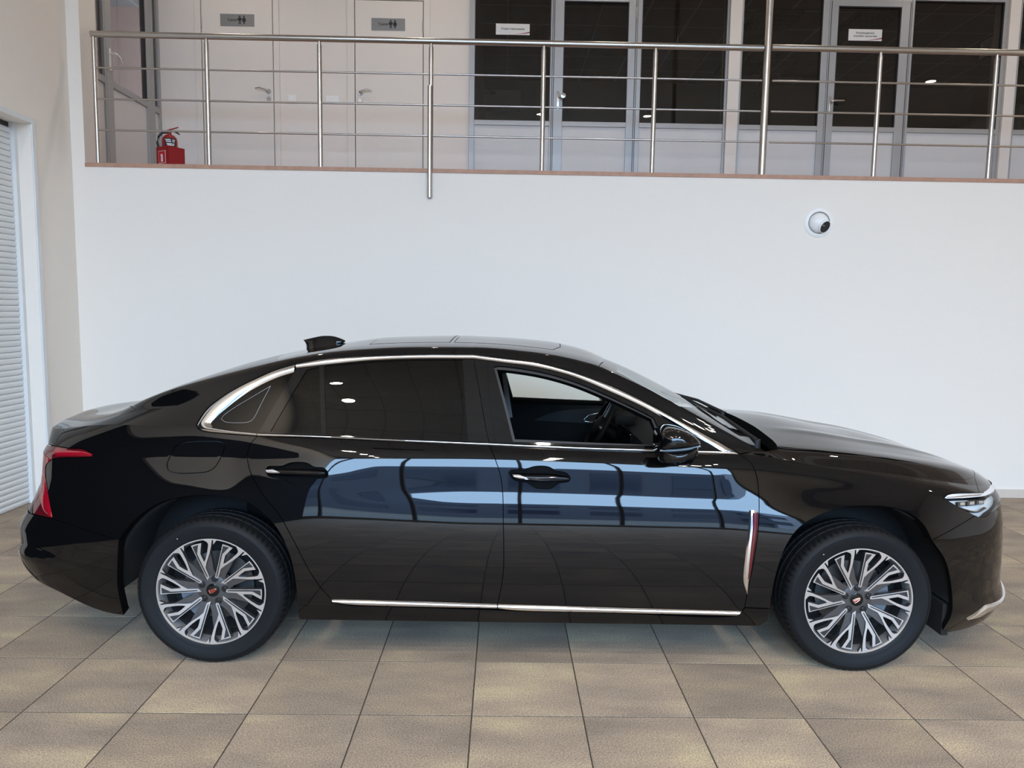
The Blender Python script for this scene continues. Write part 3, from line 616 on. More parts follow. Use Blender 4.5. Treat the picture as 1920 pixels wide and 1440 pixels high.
def S(u, v):
    """point of the body surface (near side, car frame)"""
    u = np.clip(np.asarray(u, float), U0, U1); v = np.clip(np.asarray(v, float), 0, 9)
    fi = (u - U0) / DU; i = np.clip(fi.astype(int), 0, NU - 2); fr = fi - i
    L = lambda T: T[i] * (1 - fr) + T[i + 1] * fr
    g = L(GS); z1, zk = L(Z1), L(ZK); y4 = L(Y4)
    t = np.clip(v / 4, 0, 1); fj = t * (NT - 1); j = np.clip(fj.astype(int), 0, NT - 2); fq = fj - j
    yl = (YL[i, j] * (1 - fr) + YL[i + 1, j] * fr) * (1 - fq) + (YL[i, j + 1] * (1 - fr) + YL[i + 1, j + 1] * fr) * fq
    zl = z1 + (zk - z1) * t
    K = [(y4, zk), (L(Y5), L(Z5)), (L(Y6), L(Z6)), (L(Y7), L(Z7))]
    y8 = K[3][0] * .52; z9 = L(Z9); z8 = K[3][1] + (z9 - K[3][1]) * .68
    K += [(y8, z8), (np.zeros_like(u), z9), (-y8, z8)]
    y = yl.copy(); z = zl.copy()
    # shoulder 4..5
    s = np.clip(v - 4, 0, 1); A, B = K[0], K[1]; bul = .006 * np.sin(np.pi * s)
    y = np.where(v > 4, A[0] + (B[0] - A[0]) * s + bul, y); z = np.where(v > 4, A[1] + (B[1] - A[1]) * s + bul * .6, z)
    # upper body 5..9: cubic through the lines, tangents by chord length
    for k in range(1, 5):
        P0, P1, P2, P3 = K[k - 1], K[k], K[k + 1], K[k + 2]
        ch = lambda a, b: np.maximum(np.sqrt((a[0] - b[0]) ** 2 + (a[1] - b[1]) ** 2), 1e-3)
        h = ch(P1, P2); hp = ch(P0, P1); hn = ch(P2, P3); s = np.clip(v - 4 - k, 0, 1); o = []
        for c in (0, 1):
            d1 = (P2[c] - P1[c]) / h
            m1 = d1 if k == 1 else (d1 * hp + (P1[c] - P0[c]) / hp * h) / (h + hp)
            if k == 1: m1 = d1 * 1.0
            m2 = (d1 * hn + (P3[c] - P2[c]) / hn * h) / (h + hn)
            if k == 1: m2 = d1 + (m2 - d1) * .35
            if k == 2 or k == 3:
                a_, b_2, c_2 = (P1, P2, P3) if k == 2 else (P0, P1, P2); t7 = .12 * (b_2[c] - a_[c]) / ch(a_, b_2) + .88 * (c_2[c] - b_2[c]) / ch(b_2, c_2)
                if k == 2: m2 = t7
                else: m1 = t7
            if k == 2: m1 = (P1[c] - P0[c]) / hp + (m1 - (P1[c] - P0[c]) / hp) * .35
            o.append((2 * s**3 - 3 * s**2 + 1) * P1[c] + (s**3 - 2 * s**2 + s) * h * m1 + (-2 * s**3 + 3 * s**2) * P2[c] + (s**3 - s**2) * h * m2)
        y = np.where(v > 4 + k, o[0], y); z = np.where(v > 4 + k, o[1], z)
    # raised ridges along the bonnet
    rb = sstep(1.10, 1.45, u) * (1 - sstep(2.05, 2.3, u)) * np.where(v > 5.5, 1, 0)
    z = z + rb * (.007 * np.exp(-((y - .36 + .08 * (u - 1.2)) / .05) ** 2))
    y = y * g
    x = u + np.interp(z, *OFR) * sstep(-1.9, -2.45, u) + np.interp(z, *OFF) * sstep(1.75, 2.3, u)
    return np.stack([x, -y, z], -1)
def SN(u, v, e=.006):
    u = np.asarray(u, float); v = np.asarray(v, float); w = v2m(v)
    du = S(u + e, v) - S(u - e, v); dv = S(u, m2v(w + e)) - S(u, m2v(w - e))
    n = np.cross(dv, du); n /= np.linalg.norm(n, axis=-1, keepdims=True) + 1e-12
    p = S(u, v); c = p.copy(); c[..., 1] = 0; c[..., 2] = .55; c[..., 0] = np.clip(c[..., 0], -1.9, 1.7)
    sg = np.sign((n * (p - c)).sum(-1, keepdims=True)); sg[sg == 0] = 1
    return n * sg

# dense lookup from photograph pixels to the surface
_u, _v = np.meshgrid(np.linspace(U0 + .003, U1 - .003, 560), np.concatenate([np.linspace(0, 4, 130), np.linspace(4, 9, 190)[1:]]), indexing='ij')
_P = S(_u.ravel(), _v.ravel()); _N = SN(_u.ravel(), _v.ravel()); _Q = proj(_P)
_wd = np.array([(CAM - CO) @ EX, (CAM - CO) @ EY, CAM[2]])
_front = ((_wd - _P) * _N).sum(1) > 0.02
_FU, _FV, _FQ = _u.ravel()[_front], _v.ravel()[_front], _Q[_front]
from mathutils.kdtree import KDTree
_kd = KDTree(len(_FQ))
for _i, _q in enumerate(_FQ.tolist()): _kd.insert((_q[0], _q[1], 0), _i)
_kd.balance()
def px2uv(pts):
    T = np.array([(p[0], p[1]) for p in pts], float); k = [_kd.find((p[0], p[1], 0))[1] for p in T]
    u, v = _FU[k].copy(), _FV[k].copy(); best = ((_FQ[k] - T) ** 2).sum(1); bu, bv = u.copy(), v.copy(); e = .003
    for _ in range(7):
        q = proj(S(u, v)); a = (proj(S(u + e, v)) - q) / e; c = (proj(S(u, v + 4 * e)) - q) / (4 * e); r = T - q
        det = a[:, 0] * c[:, 1] - a[:, 1] * c[:, 0]; det = np.where(np.abs(det) < 1e-3, 1e9, det)
        du = (r[:, 0] * c[:, 1] - r[:, 1] * c[:, 0]) / det; dv = (a[:, 0] * r[:, 1] - a[:, 1] * r[:, 0]) / det
        u = np.clip(u + np.clip(du, -.03, .03), U0, U1); v = np.clip(v + np.clip(dv, -.2, .2), 0, 9)
        er = ((proj(S(u, v)) - T) ** 2).sum(1); m_ = er < best; best = np.where(m_, er, best); bu = np.where(m_, u, bu); bv = np.where(m_, v, bv)
    return np.stack([bu, bv], 1)
def crom(pts, step=5.0):
    """smooth curve through traced points"""
    P = np.array(pts, float)
    if len(P) < 3:
        n = max(2, int(np.linalg.norm(P[-1] - P[0]) / step) + 1); return P[0] + (P[-1] - P[0]) * np.linspace(0, 1, n)[:, None]
    o = []; E = np.vstack([2 * P[0] - P[1], P, 2 * P[-1] - P[-2]])
    for i in range(1, len(E) - 2):
        p0, p1, p2, p3 = E[i - 1], E[i], E[i + 1], E[i + 2]
        t0 = np.linalg.norm(p1 - p0) ** .5 + 1e-6; t1 = np.linalg.norm(p2 - p1) ** .5 + 1e-6; t2 = np.linalg.norm(p3 - p2) ** .5 + 1e-6
        m1 = (p2 - p1) + t1 * ((p1 - p0) / t0 - (p2 - p0) / (t0 + t1)); m2 = (p2 - p1) + t1 * ((p3 - p2) / t2 - (p3 - p1) / (t1 + t2))
        n = max(1, int(np.linalg.norm(p2 - p1) / step))
        for k in range(n):
            s = k / n; o.append((2 * s**3 - 3 * s**2 + 1) * p1 + (s**3 - 2 * s**2 + s) * m1 + (-2 * s**3 + 3 * s**2) * p2 + (s**3 - s**2) * m2)
    o.append(P[-1]); return np.array(o)
def sp(*pts): return px2uv(crom(pts))                     # traced run -> (u, v)
def su(*pts, n=14):                                       # run given directly on the surface
    P = np.array(pts, float); o = []
    for a, b in zip(P[:-1], P[1:]):
        m_ = max(2, int(np.hypot(b[0] - a[0], v2m(b[1]) - v2m(a[1])) / .02)); o += [a + (b - a) * k / m_ for k in range(m_)]
    return np.array(o + [P[-1]])
def inside(P, poly):
    x, y = P[:, 0], P[:, 1]; c = np.zeros(len(P), bool); n = len(poly); j = n - 1
    for i in range(n):
        xi, yi = poly[i]; xj, yj = poly[j]
        if yi != yj: c ^= ((yi > y) != (yj > y)) & (x < (xj - xi) * (y - yi) / (yj - yi) + xi)
        j = i
    return c
def ring(runs):
    R_ = np.vstack(runs); R_ = np.stack([R_[:, 0], v2m(R_[:, 1])], 1)
    k = [0]
    for i in range(1, len(R_)):
        if np.linalg.norm(R_[i] - R_[k[-1]]) > .0015: k.append(i)
    if np.linalg.norm(R_[k[-1]] - R_[k[0]]) < .0015: k.pop()
    return R_[k]
def inset(P, d):
    a = np.roll(P, 1, 0); b = np.roll(P, -1, 0); e1 = P - a; e2 = b - P
    e1 /= np.linalg.norm(e1, axis=1, keepdims=True) + 1e-9; e2 /= np.linalg.norm(e2, axis=1, keepdims=True) + 1e-9
    ar = .5 * np.sum(P[:, 0] * np.roll(P[:, 1], -1) - np.roll(P[:, 0], -1) * P[:, 1]); s = 1 if ar > 0 else -1
    n = np.stack([-(e1 + e2)[:, 1], (e1 + e2)[:, 0]], 1) * s; n /= np.linalg.norm(n, axis=1, keepdims=True) + 1e-9
    return P + n * d

def custom(me, nor):
    me.polygons.foreach_set('use_smooth', [True] * len(me.polygons)); me.normals_split_custom_set_from_vertices([tuple(n) for n in nor])

def panel(name, runs, parent, mt, off=0.0, depth=.014, holes=(), gap=.0018, far=None, merge=False, res=.016, parent_far=None, bulge=None):
    P = ring(runs); P = inset(P, gap) if gap else P
    HS = [inset(ring(h), -gap) for h in holes]
    lo, hi = P.min(0), P.max(0)
    rows = sorted(set([round(x, 5) for k in range(9) for x in np.linspace(VM[k], VM[k + 1], max(2, int((VM[k + 1] - VM[k]) / res) + 1))]))
    rows = [r for r in rows if lo[1] < r < hi[1]]; cols = np.arange(math.floor(lo[0] / res) * res, hi[0] + res, res)
    G = np.array([(c, r) for r in rows for c in cols]) if len(rows) else np.zeros((0, 2))
    if len(G):
        G = G[inside(G, P)]
        for H in HS: G = G[~inside(G, H)]
        B = np.vstack([P] + HS); keep = np.ones(len(G), bool)
        for k in range(0, len(G), 4000):
            d = np.sqrt(((G[k:k + 4000, None] - B[None]) ** 2).sum(2)).min(1); keep[k:k + 4000] = d > res * .45
        G = G[keep]
    V = [tuple(p) for p in P]; E = [(i, (i + 1) % len(P)) for i in range(len(P))]
    for H in HS:
        o = len(V); V += [tuple(p) for p in H]; E += [(o + i, o + (i + 1) % len(H)) for i in range(len(H))]
    V += [tuple(p) for p in G]
    r = delaunay_2d_cdt([Vector(q) for q in V], E, [], 0, 1e-6)
    vv = np.array([q[:] for q in r[0]]); tri = np.array([f for f in r[2] if len(f) == 3])
    c = vv[tri].mean(1); ok = inside(c, P)
    for H in HS: ok &= ~inside(c, H)
    tri = tri[ok]; us = np.unique(tri); mp = -np.ones(len(vv), int); mp[us] = range(len(us)); vv = vv[us]; tri = mp[tri]
    uu, vk = vv[:, 0], m2v(vv[:, 1]); n = SN(uu, vk); p = S(uu, vk)
    d = off if bulge is None else off + bulge(p)
    p = p + n * (d[:, None] if hasattr(d, 'shape') else d)
    a, b, c_ = p[tri[:, 0]], p[tri[:, 1]], p[tri[:, 2]]; fn = np.cross(b - a, c_ - a); flip = (fn * n[tri[:, 0]]).sum(1) < 0; tri[flip] = tri[flip][:, ::-1]
    # turned-in edge
    ec = {}
    for f in tri:
        for i in range(3):
            e = (f[i], f[(i + 1) % 3]); ec[tuple(sorted(e))] = None if tuple(sorted(e)) in ec else e
    ed = [e for e in ec.values() if e is not None]
    vs = [p]; ns = [n]; fs = [tuple(f) for f in tri]; base = len(p); ex = []; en = []; k = base
    if depth > 0:
        for (i, j) in ed:
            if merge and abs(p[i][1]) < 2e-3 and abs(p[j][1]) < 2e-3: continue
            sn = np.cross(p[j] - p[i], n[i]); sn /= np.linalg.norm(sn) + 1e-9
            ex += [p[i], p[j], p[j] - n[j] * depth, p[i] - n[i] * depth]; en += [sn] * 4; fs.append((k, k + 3, k + 2, k + 1)); k += 4
    if ex: vs.append(np.array(ex)); ns.append(np.array(en))
    p = np.vstack(vs); n = np.vstack(ns); mi = [0 if i < len(tri) else 1 for i in range(len(fs))]
    mir = np.array([1, -1, 1])
    if merge:
        o = len(p); fs = fs + [tuple(i + o for i in f)[::-1] for f in fs]; mi = mi + mi; p = np.vstack([p, p * mir]); n = np.vstack([n, n * mir])
    me = bpy.data.meshes.new(name); me.from_pydata([tuple(q) for q in p], [], fs); me.materials.append(mt); me.materials.append(FLANGE); me.polygons.foreach_set('material_index', mi); custom(me, n)
    ob = link(name, me, parent)
    if far is not None:
        m2 = bpy.data.meshes.new(name); m2.from_pydata([tuple(q) for q in p * mir], [], [f[::-1] for f in fs]); m2.materials.append(far if far is not True else mt); m2.materials.append(FLANGE); m2.polygons.foreach_set('material_index', mi); custom(m2, n * mir)
        return ob, link(name, m2, parent_far or parent)
    return ob

def resamp(P, n):
    P = np.array(P); d = np.concatenate([[0], np.cumsum(np.linalg.norm(np.diff(P, axis=0), axis=1))]); t = np.linspace(0, d[-1], n)
    return np.stack([np.interp(t, d, P[:, c]) for c in range(P.shape[1])], 1)
def ribbon(name, A, B, parent, mt, h=.007, base=-.004, far=True, parent_far=None, n=None, seg=6, ends=True):
    """rounded moulding between two edge runs on the body"""
    n = n or max(8, int(len(A) * .8)); A = resamp(np.stack([A[:, 0], v2m(A[:, 1])], 1), n); B = resamp(np.stack([B[:, 0], v2m(B[:, 1])], 1), n)
    rows = []
    for k in range(seg + 1):
        f = k / seg; c = A + (B - A) * f; uu, vk = c[:, 0], m2v(c[:, 1]); q = base + (h - base) * math.sin(math.pi * f) ** .6
        rows.append(S(uu, vk) + SN(uu, vk) * q)
    v = np.vstack(rows); F = [(k * n + i, k * n + i + 1, (k + 1) * n + i + 1, (k + 1) * n + i) for k in range(seg) for i in range(n - 1)]
    if ends: F += [tuple(k * n for k in range(seg + 1)), tuple(k * n + n - 1 for k in range(seg, -1, -1))]
    o = MB().add(v, F).build(name, mt, parent, 60)
    if far: MB().add(v * np.array([1, -1, 1]), F).build(name, mt, parent_far or parent, 60)
    return o

PAINT = mat('black_paint', (.0022, .0022, .0026), .04, coat=1.0, spec=0.0)
PAINT.node_tree.nodes['Principled BSDF'].inputs['Coat IOR'].default_value = 1.5
GLOSSB = mat('gloss_black_trim', (.004, .004, .004), .025, spec=.5)
CHROME = mat('bright_chrome', (.86, .86, .87), .10, 1.0)
SATIN = mat('satin_metal', (.74, .72, .70), .34, .85)
SATIN_D = mat('dark_satin_metal', (.13, .13, .135), .32, .8)
RUBBER = mat('tyre_rubber', (.0065, .007, .008), .6, spec=.22, noise=(120, .25))
RUBBER_T = mat('tyre_lettering', (.003, .003, .003), .85)
TINT = glass('privacy_glass', (.004, .004, .004), 1.52)
CLEAR = glass('clear_glass', (.86, .93, .91), 1.5)
SEAL = mat('black_seal', (.006, .006, .006), .6)
FLANGE = mat('panel_flange', (.002, .002, .002), .8, spec=.08)
CUPB = mat('handle_cup_black', (.001, .001, .001), .55, spec=.05)
UNDER = mat('underbody', (.004, .004, .004), .9)
CABIN = mat('cabin_black', (.004, .0038, .0036), .65, spec=.12, noise=(200, .2))
CABIN_G = mat('cabin_grey_trim', (.30, .30, .30), .6)
LENS_R = mat('red_lens', (.28, .002, .012), .08, coat=.8, spec=.6)
LENS_RD = mat('dark_red_lens', (.09, .002, .006), .08, coat=.8)
GOLD = mat('pale_gold', (.85, .70, .50), .25, 1.0)

car = empty('car', tuple(CO), CTH); tag(car, 'glossy black four-door sedan parked side-on on the tiled floor', 'car')

# ---- traced joints
B_UP = sp((888, 672), (900, 740), (913, 813), (917.5, 830)); B_GAP = sp((918, 836), (927, 857), (937, 887), (942, 917), (943.5, 967), (943, 1080), (933, 1132))
C_UP = sp((555, 690), (520, 750), (483, 812)); C_GAP = sp((483, 818), (470, 832), (464, 850), (467, 877), (480, 907), (500, 937), (520, 960), (547, 1007), (580, 1070), (600, 1100), (622, 1124))
F_GAP = sp((1387, 852), (1407, 867), (1418, 890), (1423, 933), (1423, 967), (1421, 1000), (1413, 1053), (1403, 1103), (1396, 1139))
SILL_R = sp((622, 1124), (730, 1126), (932, 1132)); SILL_F = sp((933, 1132), (960, 1133), (1160, 1139), (1392, 1146))
BELT_R = sp((483, 818), (607, 822), (733, 828), (918, 836)); BELT_F = sp((918, 836), (1073, 843), (1233, 848), (1387, 852))
BELTU_R = sp((483, 812), (607, 817), (733, 823), (917.5, 830)); BELTU_F = sp((918, 830), (1073, 837), (1233, 842), (1355, 846))
TOPI_R = sp((555, 690), (613, 683), (700, 675), (783, 672), (888, 672)); TOPI_F = sp((888, 672), (940, 679), (1007, 688), (1073, 705), (1140, 732), (1207, 763), (1273, 800), (1323, 828), (1355, 846))
TOPO_R = sp((557, 682), (600, 674.5), (633, 671), (700, 667.5), (783, 665), (887, 665)); TOPO_F = sp((887, 665), (940, 671), (1007, 680), (1073, 697), (1140, 721), (1207, 752), (1273, 788), (1323, 815), (1387, 850))
rv = lambda a: a[::-1]
ARCH_R = [(223, 1013), (240, 989), (267, 963), (300, 943), (350, 931), (400, 929), (433, 934), (467, 944), (493, 962), (520, 992), (541, 1035), (552, 1080), (557, 1120), (559, 1148)]
ARCH_F = [(1444, 1141), (1449, 1105), (1460, 1060), (1476, 1020), (1497, 991), (1530, 969), (1580, 952), (1647, 949), (1690, 956), (1715, 968), (1733, 986), (1747, 1013)]

# ---- doors
HR = [(480 + a / 12, 850 + b / 12) for a, b in ((220, 350), (270, 302), (590, 287), (700, 240), (840, 207), (1080, 207), (1180, 235), (1310, 310), (1510, 327), (1580, 380), (1622, 455), (1600, 535), (1350, 580), (1270, 640), (1170, 690), (960, 700), (780, 680), (660, 590), (300, 520), (235, 440))]
HF = [(940 + a / 12.8, 860 + b / 12.8) for a, b in ((178, 330), (230, 278), (560, 265), (700, 212), (830, 182), (1060, 182), (1180, 217), (1290, 290), (1500, 322), (1600, 380), (1655, 475), (1600, 550), (1380, 585), (1280, 650), (1190, 712), (1000, 720), (830, 705), (750, 660), (630, 575), (360, 530), (250, 460))]
cupR = px2uv(crom(HR + HR[:1], 3)); cupF = px2uv(crom(HF + HF[:1], 3))
rd, rdf = panel('rear_door', [BELT_R, B_GAP, rv(SILL_R), rv(C_GAP)], car, PAINT, holes=[[cupR]], far=True)
fd_, fdf = panel('front_door', [BELT_F, F_GAP, sp((1396, 1139), (1390, 1146)), rv(SILL_F), rv(B_GAP)], car, PAINT, holes=[[cupF]], far=True)
panel('handle_cup', [cupR], rd, CUPB, off=-.016, depth=0, gap=-.001, far=True, parent_far=rdf, res=.008)
panel('handle_cup', [cupF], fd_, CUPB, off=-.016, depth=0, gap=-.001, far=True, parent_far=fdf, res=.008)
def handle(d, df, up, lo, chrome_lo, patch):
    A, B = px2uv(crom(up, 4)), px2uv(crom(lo, 4)); ribbon('handle', A, B, d, PAINT, .022, -.006, parent_far=df, n=28, seg=8)
    ribbon('handle_strip', px2uv(crom(chrome_lo[0], 4)), px2uv(crom(chrome_lo[1], 4)), d, CHROME, .024, .010, parent_far=df, n=24, seg=4)
    ribbon('lock_cover', px2uv(crom(patch[0], 3)), px2uv(crom(patch[1], 3)), d, SATIN, .0245, .016, parent_far=df, n=10, seg=4)
q = lambda a, b: (480 + a / 12, 850 + b / 12)
handle(rd, rdf, [q(255, 335), q(700, 345), q(1200, 352), q(1560, 385)], [q(280, 468), q(700, 500), q(1200, 512), q(1595, 505)],
       ([q(560, 450), q(900, 468), q(1300, 475), q(1598, 470)], [q(560, 472), q(900, 492), q(1300, 498), q(1598, 492)]), ([q(262, 372), q(460, 378), q(570, 440)], [q(285, 452), q(430, 458), q(575, 462)]))
q = lambda a, b: (940 + a / 12.8, 860 + b / 12.8)
handle(fd_, fdf, [q(255, 345), q(700, 352), q(1200, 362), q(1590, 420)], [q(300, 480), q(700, 535), q(1200, 545), q(1640, 510)],
       ([q(560, 478), q(900, 500), q(1300, 502), q(1640, 470)], [q(560, 502), q(900, 528), q(1300, 528), q(1640, 498)]), ([q(262, 372), q(430, 378), q(620, 440)], [q(330, 452), q(450, 478), q(640, 492)]))
# window frames and glass
P1 = [sp((575, 693), (598, 688)), sp((598, 688), (602, 813)), sp((602, 813), (507, 809)), sp((507, 809), (575, 693))]
P2 = [sp((608, 686), (700, 677.5), (783, 674.5), (867, 674.5)), sp((867, 674.5), (871, 740), (877, 826)), sp((877, 826), (733, 820.5), (612, 815.5)), sp((612, 815.5), (608, 686))]
panel('window_frame', [TOPI_R, B_UP, rv(BELTU_R), rv(C_UP)], rd, GLOSSB, off=-.001, depth=.02, holes=[P1, P2], gap=.0012, far=True, parent_far=rdf)
panel('quarter_glass', P1, rd, TINT, off=-.005, depth=0, gap=-.002, far=True, parent_far=rdf)
panel('window_glass', P2, rd, TINT, off=-.005, depth=0, gap=-.002, far=True, parent_far=rdf)
P3 = [sp((926, 688), (934, 686.5), (1007, 696), (1073, 714), (1140, 741.5), (1190, 765), (1226, 783)), sp((1226, 783), (1248, 836)), sp((1248, 836), (1100, 832.5), (962, 827.5)), sp((962, 827.5), (945, 760), (926, 688))]
panel('window_frame', [TOPI_F, rv(BELTU_F), rv(B_UP)], fd_, GLOSSB, off=-.001, depth=.02, holes=[P3], gap=.0012, far=True, parent_far=fdf)
ob, of_ = panel('window_glass', P3, fd_, CLEAR, off=-.006, depth=0, gap=-.002, far=CLEAR, parent_far=fdf)
bpy.data.objects.remove(ob)                                 # the near front window is wound down
panel('window_seal', P3, fd_, SEAL, off=-.012, depth=.03, gap=-.012, holes=[P3], far=True, parent_far=fdf, res=.01)
# bright mouldings
ribbon('window_moulding', TOPO_R, TOPI_R, rd, CHROME, .008, -.004, parent_far=rdf); ribbon('window_moulding', TOPO_F, TOPI_F, fd_, CHROME, .008, -.004, parent_far=fdf)
ribbon('belt_moulding', BELTU_R, BELT_R, rd, CHROME, .008, -.004, parent_far=rdf); ribbon('belt_moulding', sp((918, 830), (1073, 837), (1233, 842), (1360, 847)), BELT_F, fd_, CHROME, .008, -.004, parent_far=fdf)
ribbon('sill_moulding', sp((621, 1123), (730, 1125.5), (932, 1132)), sp((630, 1130), (655, 1134), (730, 1137), (932, 1141)), rd, CHROME, .010, -.002, parent_far=rdf)
ribbon('sill_moulding', sp((934, 1132), (960, 1133), (1160, 1139), (1391, 1145.5)), sp((934, 1141), (960, 1144.5), (1160, 1149.5), (1376, 1154.5)), fd_, CHROME, .010, -.002, parent_far=fdf)
QO = sp((556, 682), (517, 693), (467, 715), (417, 743), (387, 767), (373, 787), (368, 798), (372, 805), (385, 809), (420, 813), (482, 818)); QI = sp((551, 697), (517, 708), (467, 733), (417, 770), (400, 786), (394, 794), (398, 800), (410, 803), (440, 808), (482, 812))

# ---- body side: quarter panel, C-pillar, roof rail, A-pillar and sill in one pressing
FUEL = sp((345, 829), (380, 827), (415, 829), (421, 834), (419, 846), (411, 864), (402, 877), (390, 884), (365, 887), (330, 887), (315, 881), (313, 872), (322, 850), (332, 835), (345, 829))
A_EDGE = sp((1417, 844), (1403, 833), (1373, 817), (1307, 780), (1240, 743), (1173, 710), (1130, 689))
side_runs = [A_EDGE, su((.268, 7), (-1.25, 7), (-2.0, 7)), sp((257, 768), (200, 789), (150, 803), (115, 814), (106, 828), (102, 836)),
             sp((102, 836), (132, 841), (156, 842), (175, 851)), sp((174, 857), (142, 858), (108, 859), (93, 864), (86, 874), (85.5, 889), (90, 918), (96, 950), (100, 972)), sp((100, 973), (150, 990), (223, 1013)),
             sp(*ARCH_R), su((px2uv([(559, 1148)])[0][0], 0), (.98, 0)), sp((1440, 1164), (1443, 1143)), sp((1443, 1142), (1397, 1140)),
             sp((1390, 1147), (1376, 1155), (1160, 1150), (960, 1145), (730, 1137.5), (655, 1135), (630, 1131), (622, 1125)), rv(C_GAP), rv(QO), TOPO_R, TOPO_F]
bs, bsf = panel('body_side', side_runs, car, PAINT, holes=[[FUEL]], far=True, depth=.045)
panel('fuel_flap', [FUEL], bs, PAINT, gap=.0022)
panel('fuel_flap_recess', [FUEL], bs, SEAL, gap=-.004, off=-.012, depth=0)
QG = [QI, sp((483, 811), (520, 750), (551, 697))]
panel('quarter_window', QG, bs, TINT, off=-.004, depth=0, gap=-.002, far=True, parent_far=bsf)
ribbon('quarter_moulding', QO, QI, bs, CHROME, .009, -.004, parent_far=bsf, n=70)
QM = [(507, 723), (470, 745), (440, 763), (418, 779), (414, 785), (420, 790), (466, 790.5), (474, 785), (490, 755), (507, 723)]
k = px2uv(crom(QM, 4)); MB().tube(S(k[:, 0], k[:, 1]) - SN(k[:, 0], k[:, 1]) * .0035, .0007, 5).build('window_print', mat('grey_print', (.35, .35, .35), .6), bs)

# ---- front wing, bumpers, bonnet
HOODE = sp((1440, 846), (1467, 861), (1513, 871), (1613, 880), (1732, 893), (1782, 898), (1812, 899), (1827, 894))
wing, wingf = panel('front_wing', [sp((1387, 853), (1400, 850), (1419, 845.5), (1440, 846)), HOODE, sp((1827, 894), (1836, 925)), sp((1836, 926), (1776, 927.5), (1769.5, 933)), sp((1769.5, 934), (1777, 938), (1802, 952.5), (1828, 966)), sp((1828, 967), (1790, 990), (1747, 1013)), sp(*ARCH_F[::-1]), sp((1444, 1141), (1397, 1139)), rv(F_GAP)], car, PAINT, far=True, depth=.045)
HEADL = [sp((1776.8, 938), (1845, 934), (1858, 930)), su((2.25, 4.55), (2.275, 4.2), (2.27, 3.9)), sp((1856, 962), (1847.5, 969), (1836.6, 969.7), (1828.6, 965.6), (1802, 952.5), (1776.8, 938))]
DRL = [sp((1769.5, 934), (1774.6, 929), (1842, 925.5)), su((2.27, 4.95), (2.37, 5.0), (2.37, 4.75), (2.27, 4.68)), sp((1847, 931), (1831.5, 933), (1774.6, 935.5))]
fb_ = panel('front_bumper', [sp((1747, 1013), (1790, 990), (1828, 967)), sp((1828, 966), (1836, 926)), sp((1836, 925), (1827, 894)), su(tuple(px2uv([(1827, 894)])[0]), (2.30, 7), (2.365, 9)), su((2.414, 9), (2.414, 0)), su((2.414, 0), (1.88, 0)), sp((1768, 1181), (1783, 1153), (1785, 1120), (1773, 1053), (1747, 1013))], car, PAINT, merge=True, holes=[HEADL, DRL], depth=.02)
def pocket(nm, R_, par, mt, off, **k): return panel(nm, R_, par, mt, off=off, depth=0, far=True, **k)
MT['lamp_shell'] = mat('lamp_reflector', (.80, .82, .85), .25, .35); MT['lamp_in'] = mat('lamp_bezel', (.10, .105, .11), .3, .5)
hl, hlf = panel('headlamp', HEADL, car, MT['lamp_shell'], off=-.030, depth=-.028, gap=.001, far=True, res=.01)
pocket('headlamp_cover', HEADL, hl, glass('lamp_glass', (.92, .95, .96), 1.45), 0.0, parent_far=hlf, gap=.001)
for k, (a, b) in enumerate(((1808, 944), (1826, 943), (1843, 941))):
    w = px2uv([(a - 7, b - 4), (a + 7, b - 5), (a + 7, b + 4), (a - 7, b + 5)])
    panel('projector', [su(*[tuple(t) for t in w], tuple(w[0]))], hl, MT['lamp_in'], off=-.012, depth=.015, gap=0, res=.01); panel('projector_lens', [su(*[tuple(t) for t in (w * .6 + w.mean(0) * .4)], tuple((w * .6 + w.mean(0) * .4)[0]))], hl, CHROME, off=-.009, depth=.004, gap=0, res=.01)
ribbon('lamp_rib', sp((1786, 943), (1815, 953), (1838, 957), (1852, 950)), sp((1788, 947), (1815, 958), (1838, 962), (1853, 955)), hl, CHROME, -.006, -.022, far=False)
drl = panel('daylight_strip', DRL, car, MT['lamp_shell'], off=.004, depth=.02, gap=.001, far=True, res=.01)[0]
ribbon('daylight_guide', sp((1772, 932), (1800, 930), (1838, 927.5)), sp((1773, 934), (1800, 933), (1838, 930.5)), drl, CHROME, .009, .002, far=False)
# bright lip under the front bumper
LIPA = np.vstack([sp((1811, 1159), (1827, 1149), (1846, 1133)), su((2.215, .62), (2.30, .80), (2.40, .84), (2.414, .84))[1:]]); LIPB = np.vstack([sp((1812, 1161), (1833, 1159), (1852, 1148)), su((2.235, .36), (2.31, .50), (2.40, .52), (2.414, .52))[1:]])
ribbon('bumper_lip', LIPA, LIPB, fb_, CHROME, .011, -.004, n=40)
GR = MB()
grl = panel('grille', [su((2.33, 3.75), (2.413, 3.75), (2.413, 1.2), (2.35, 1.2), (2.33, 3.75))], fb_, SEAL, off=.002, depth=.01, merge=True)
for k in range(11):
    vv_ = 1.3 + 2.35 * k / 10; panel('grille_slat', [su((2.335, vv_), (2.412, vv_), (2.412, vv_ + .07), (2.335, vv_ + .07), (2.335, vv_))], fb_, CHROME, off=.010, depth=.008, merge=True, gap=0)
bon = panel('bonnet', [HOODE, su(tuple(px2uv([(1827, 894)])[0]), (2.30, 7), (2.365, 9)), su((2.365, 9), (1.07, 9)), su((1.07, 9), (1.105, 8), (1.11, 7.2), (1.088, 6.4)), su((1.088, 6.4), tuple(px2uv([(1440, 845)])[0]))], car, PAINT, merge=True, depth=.05)
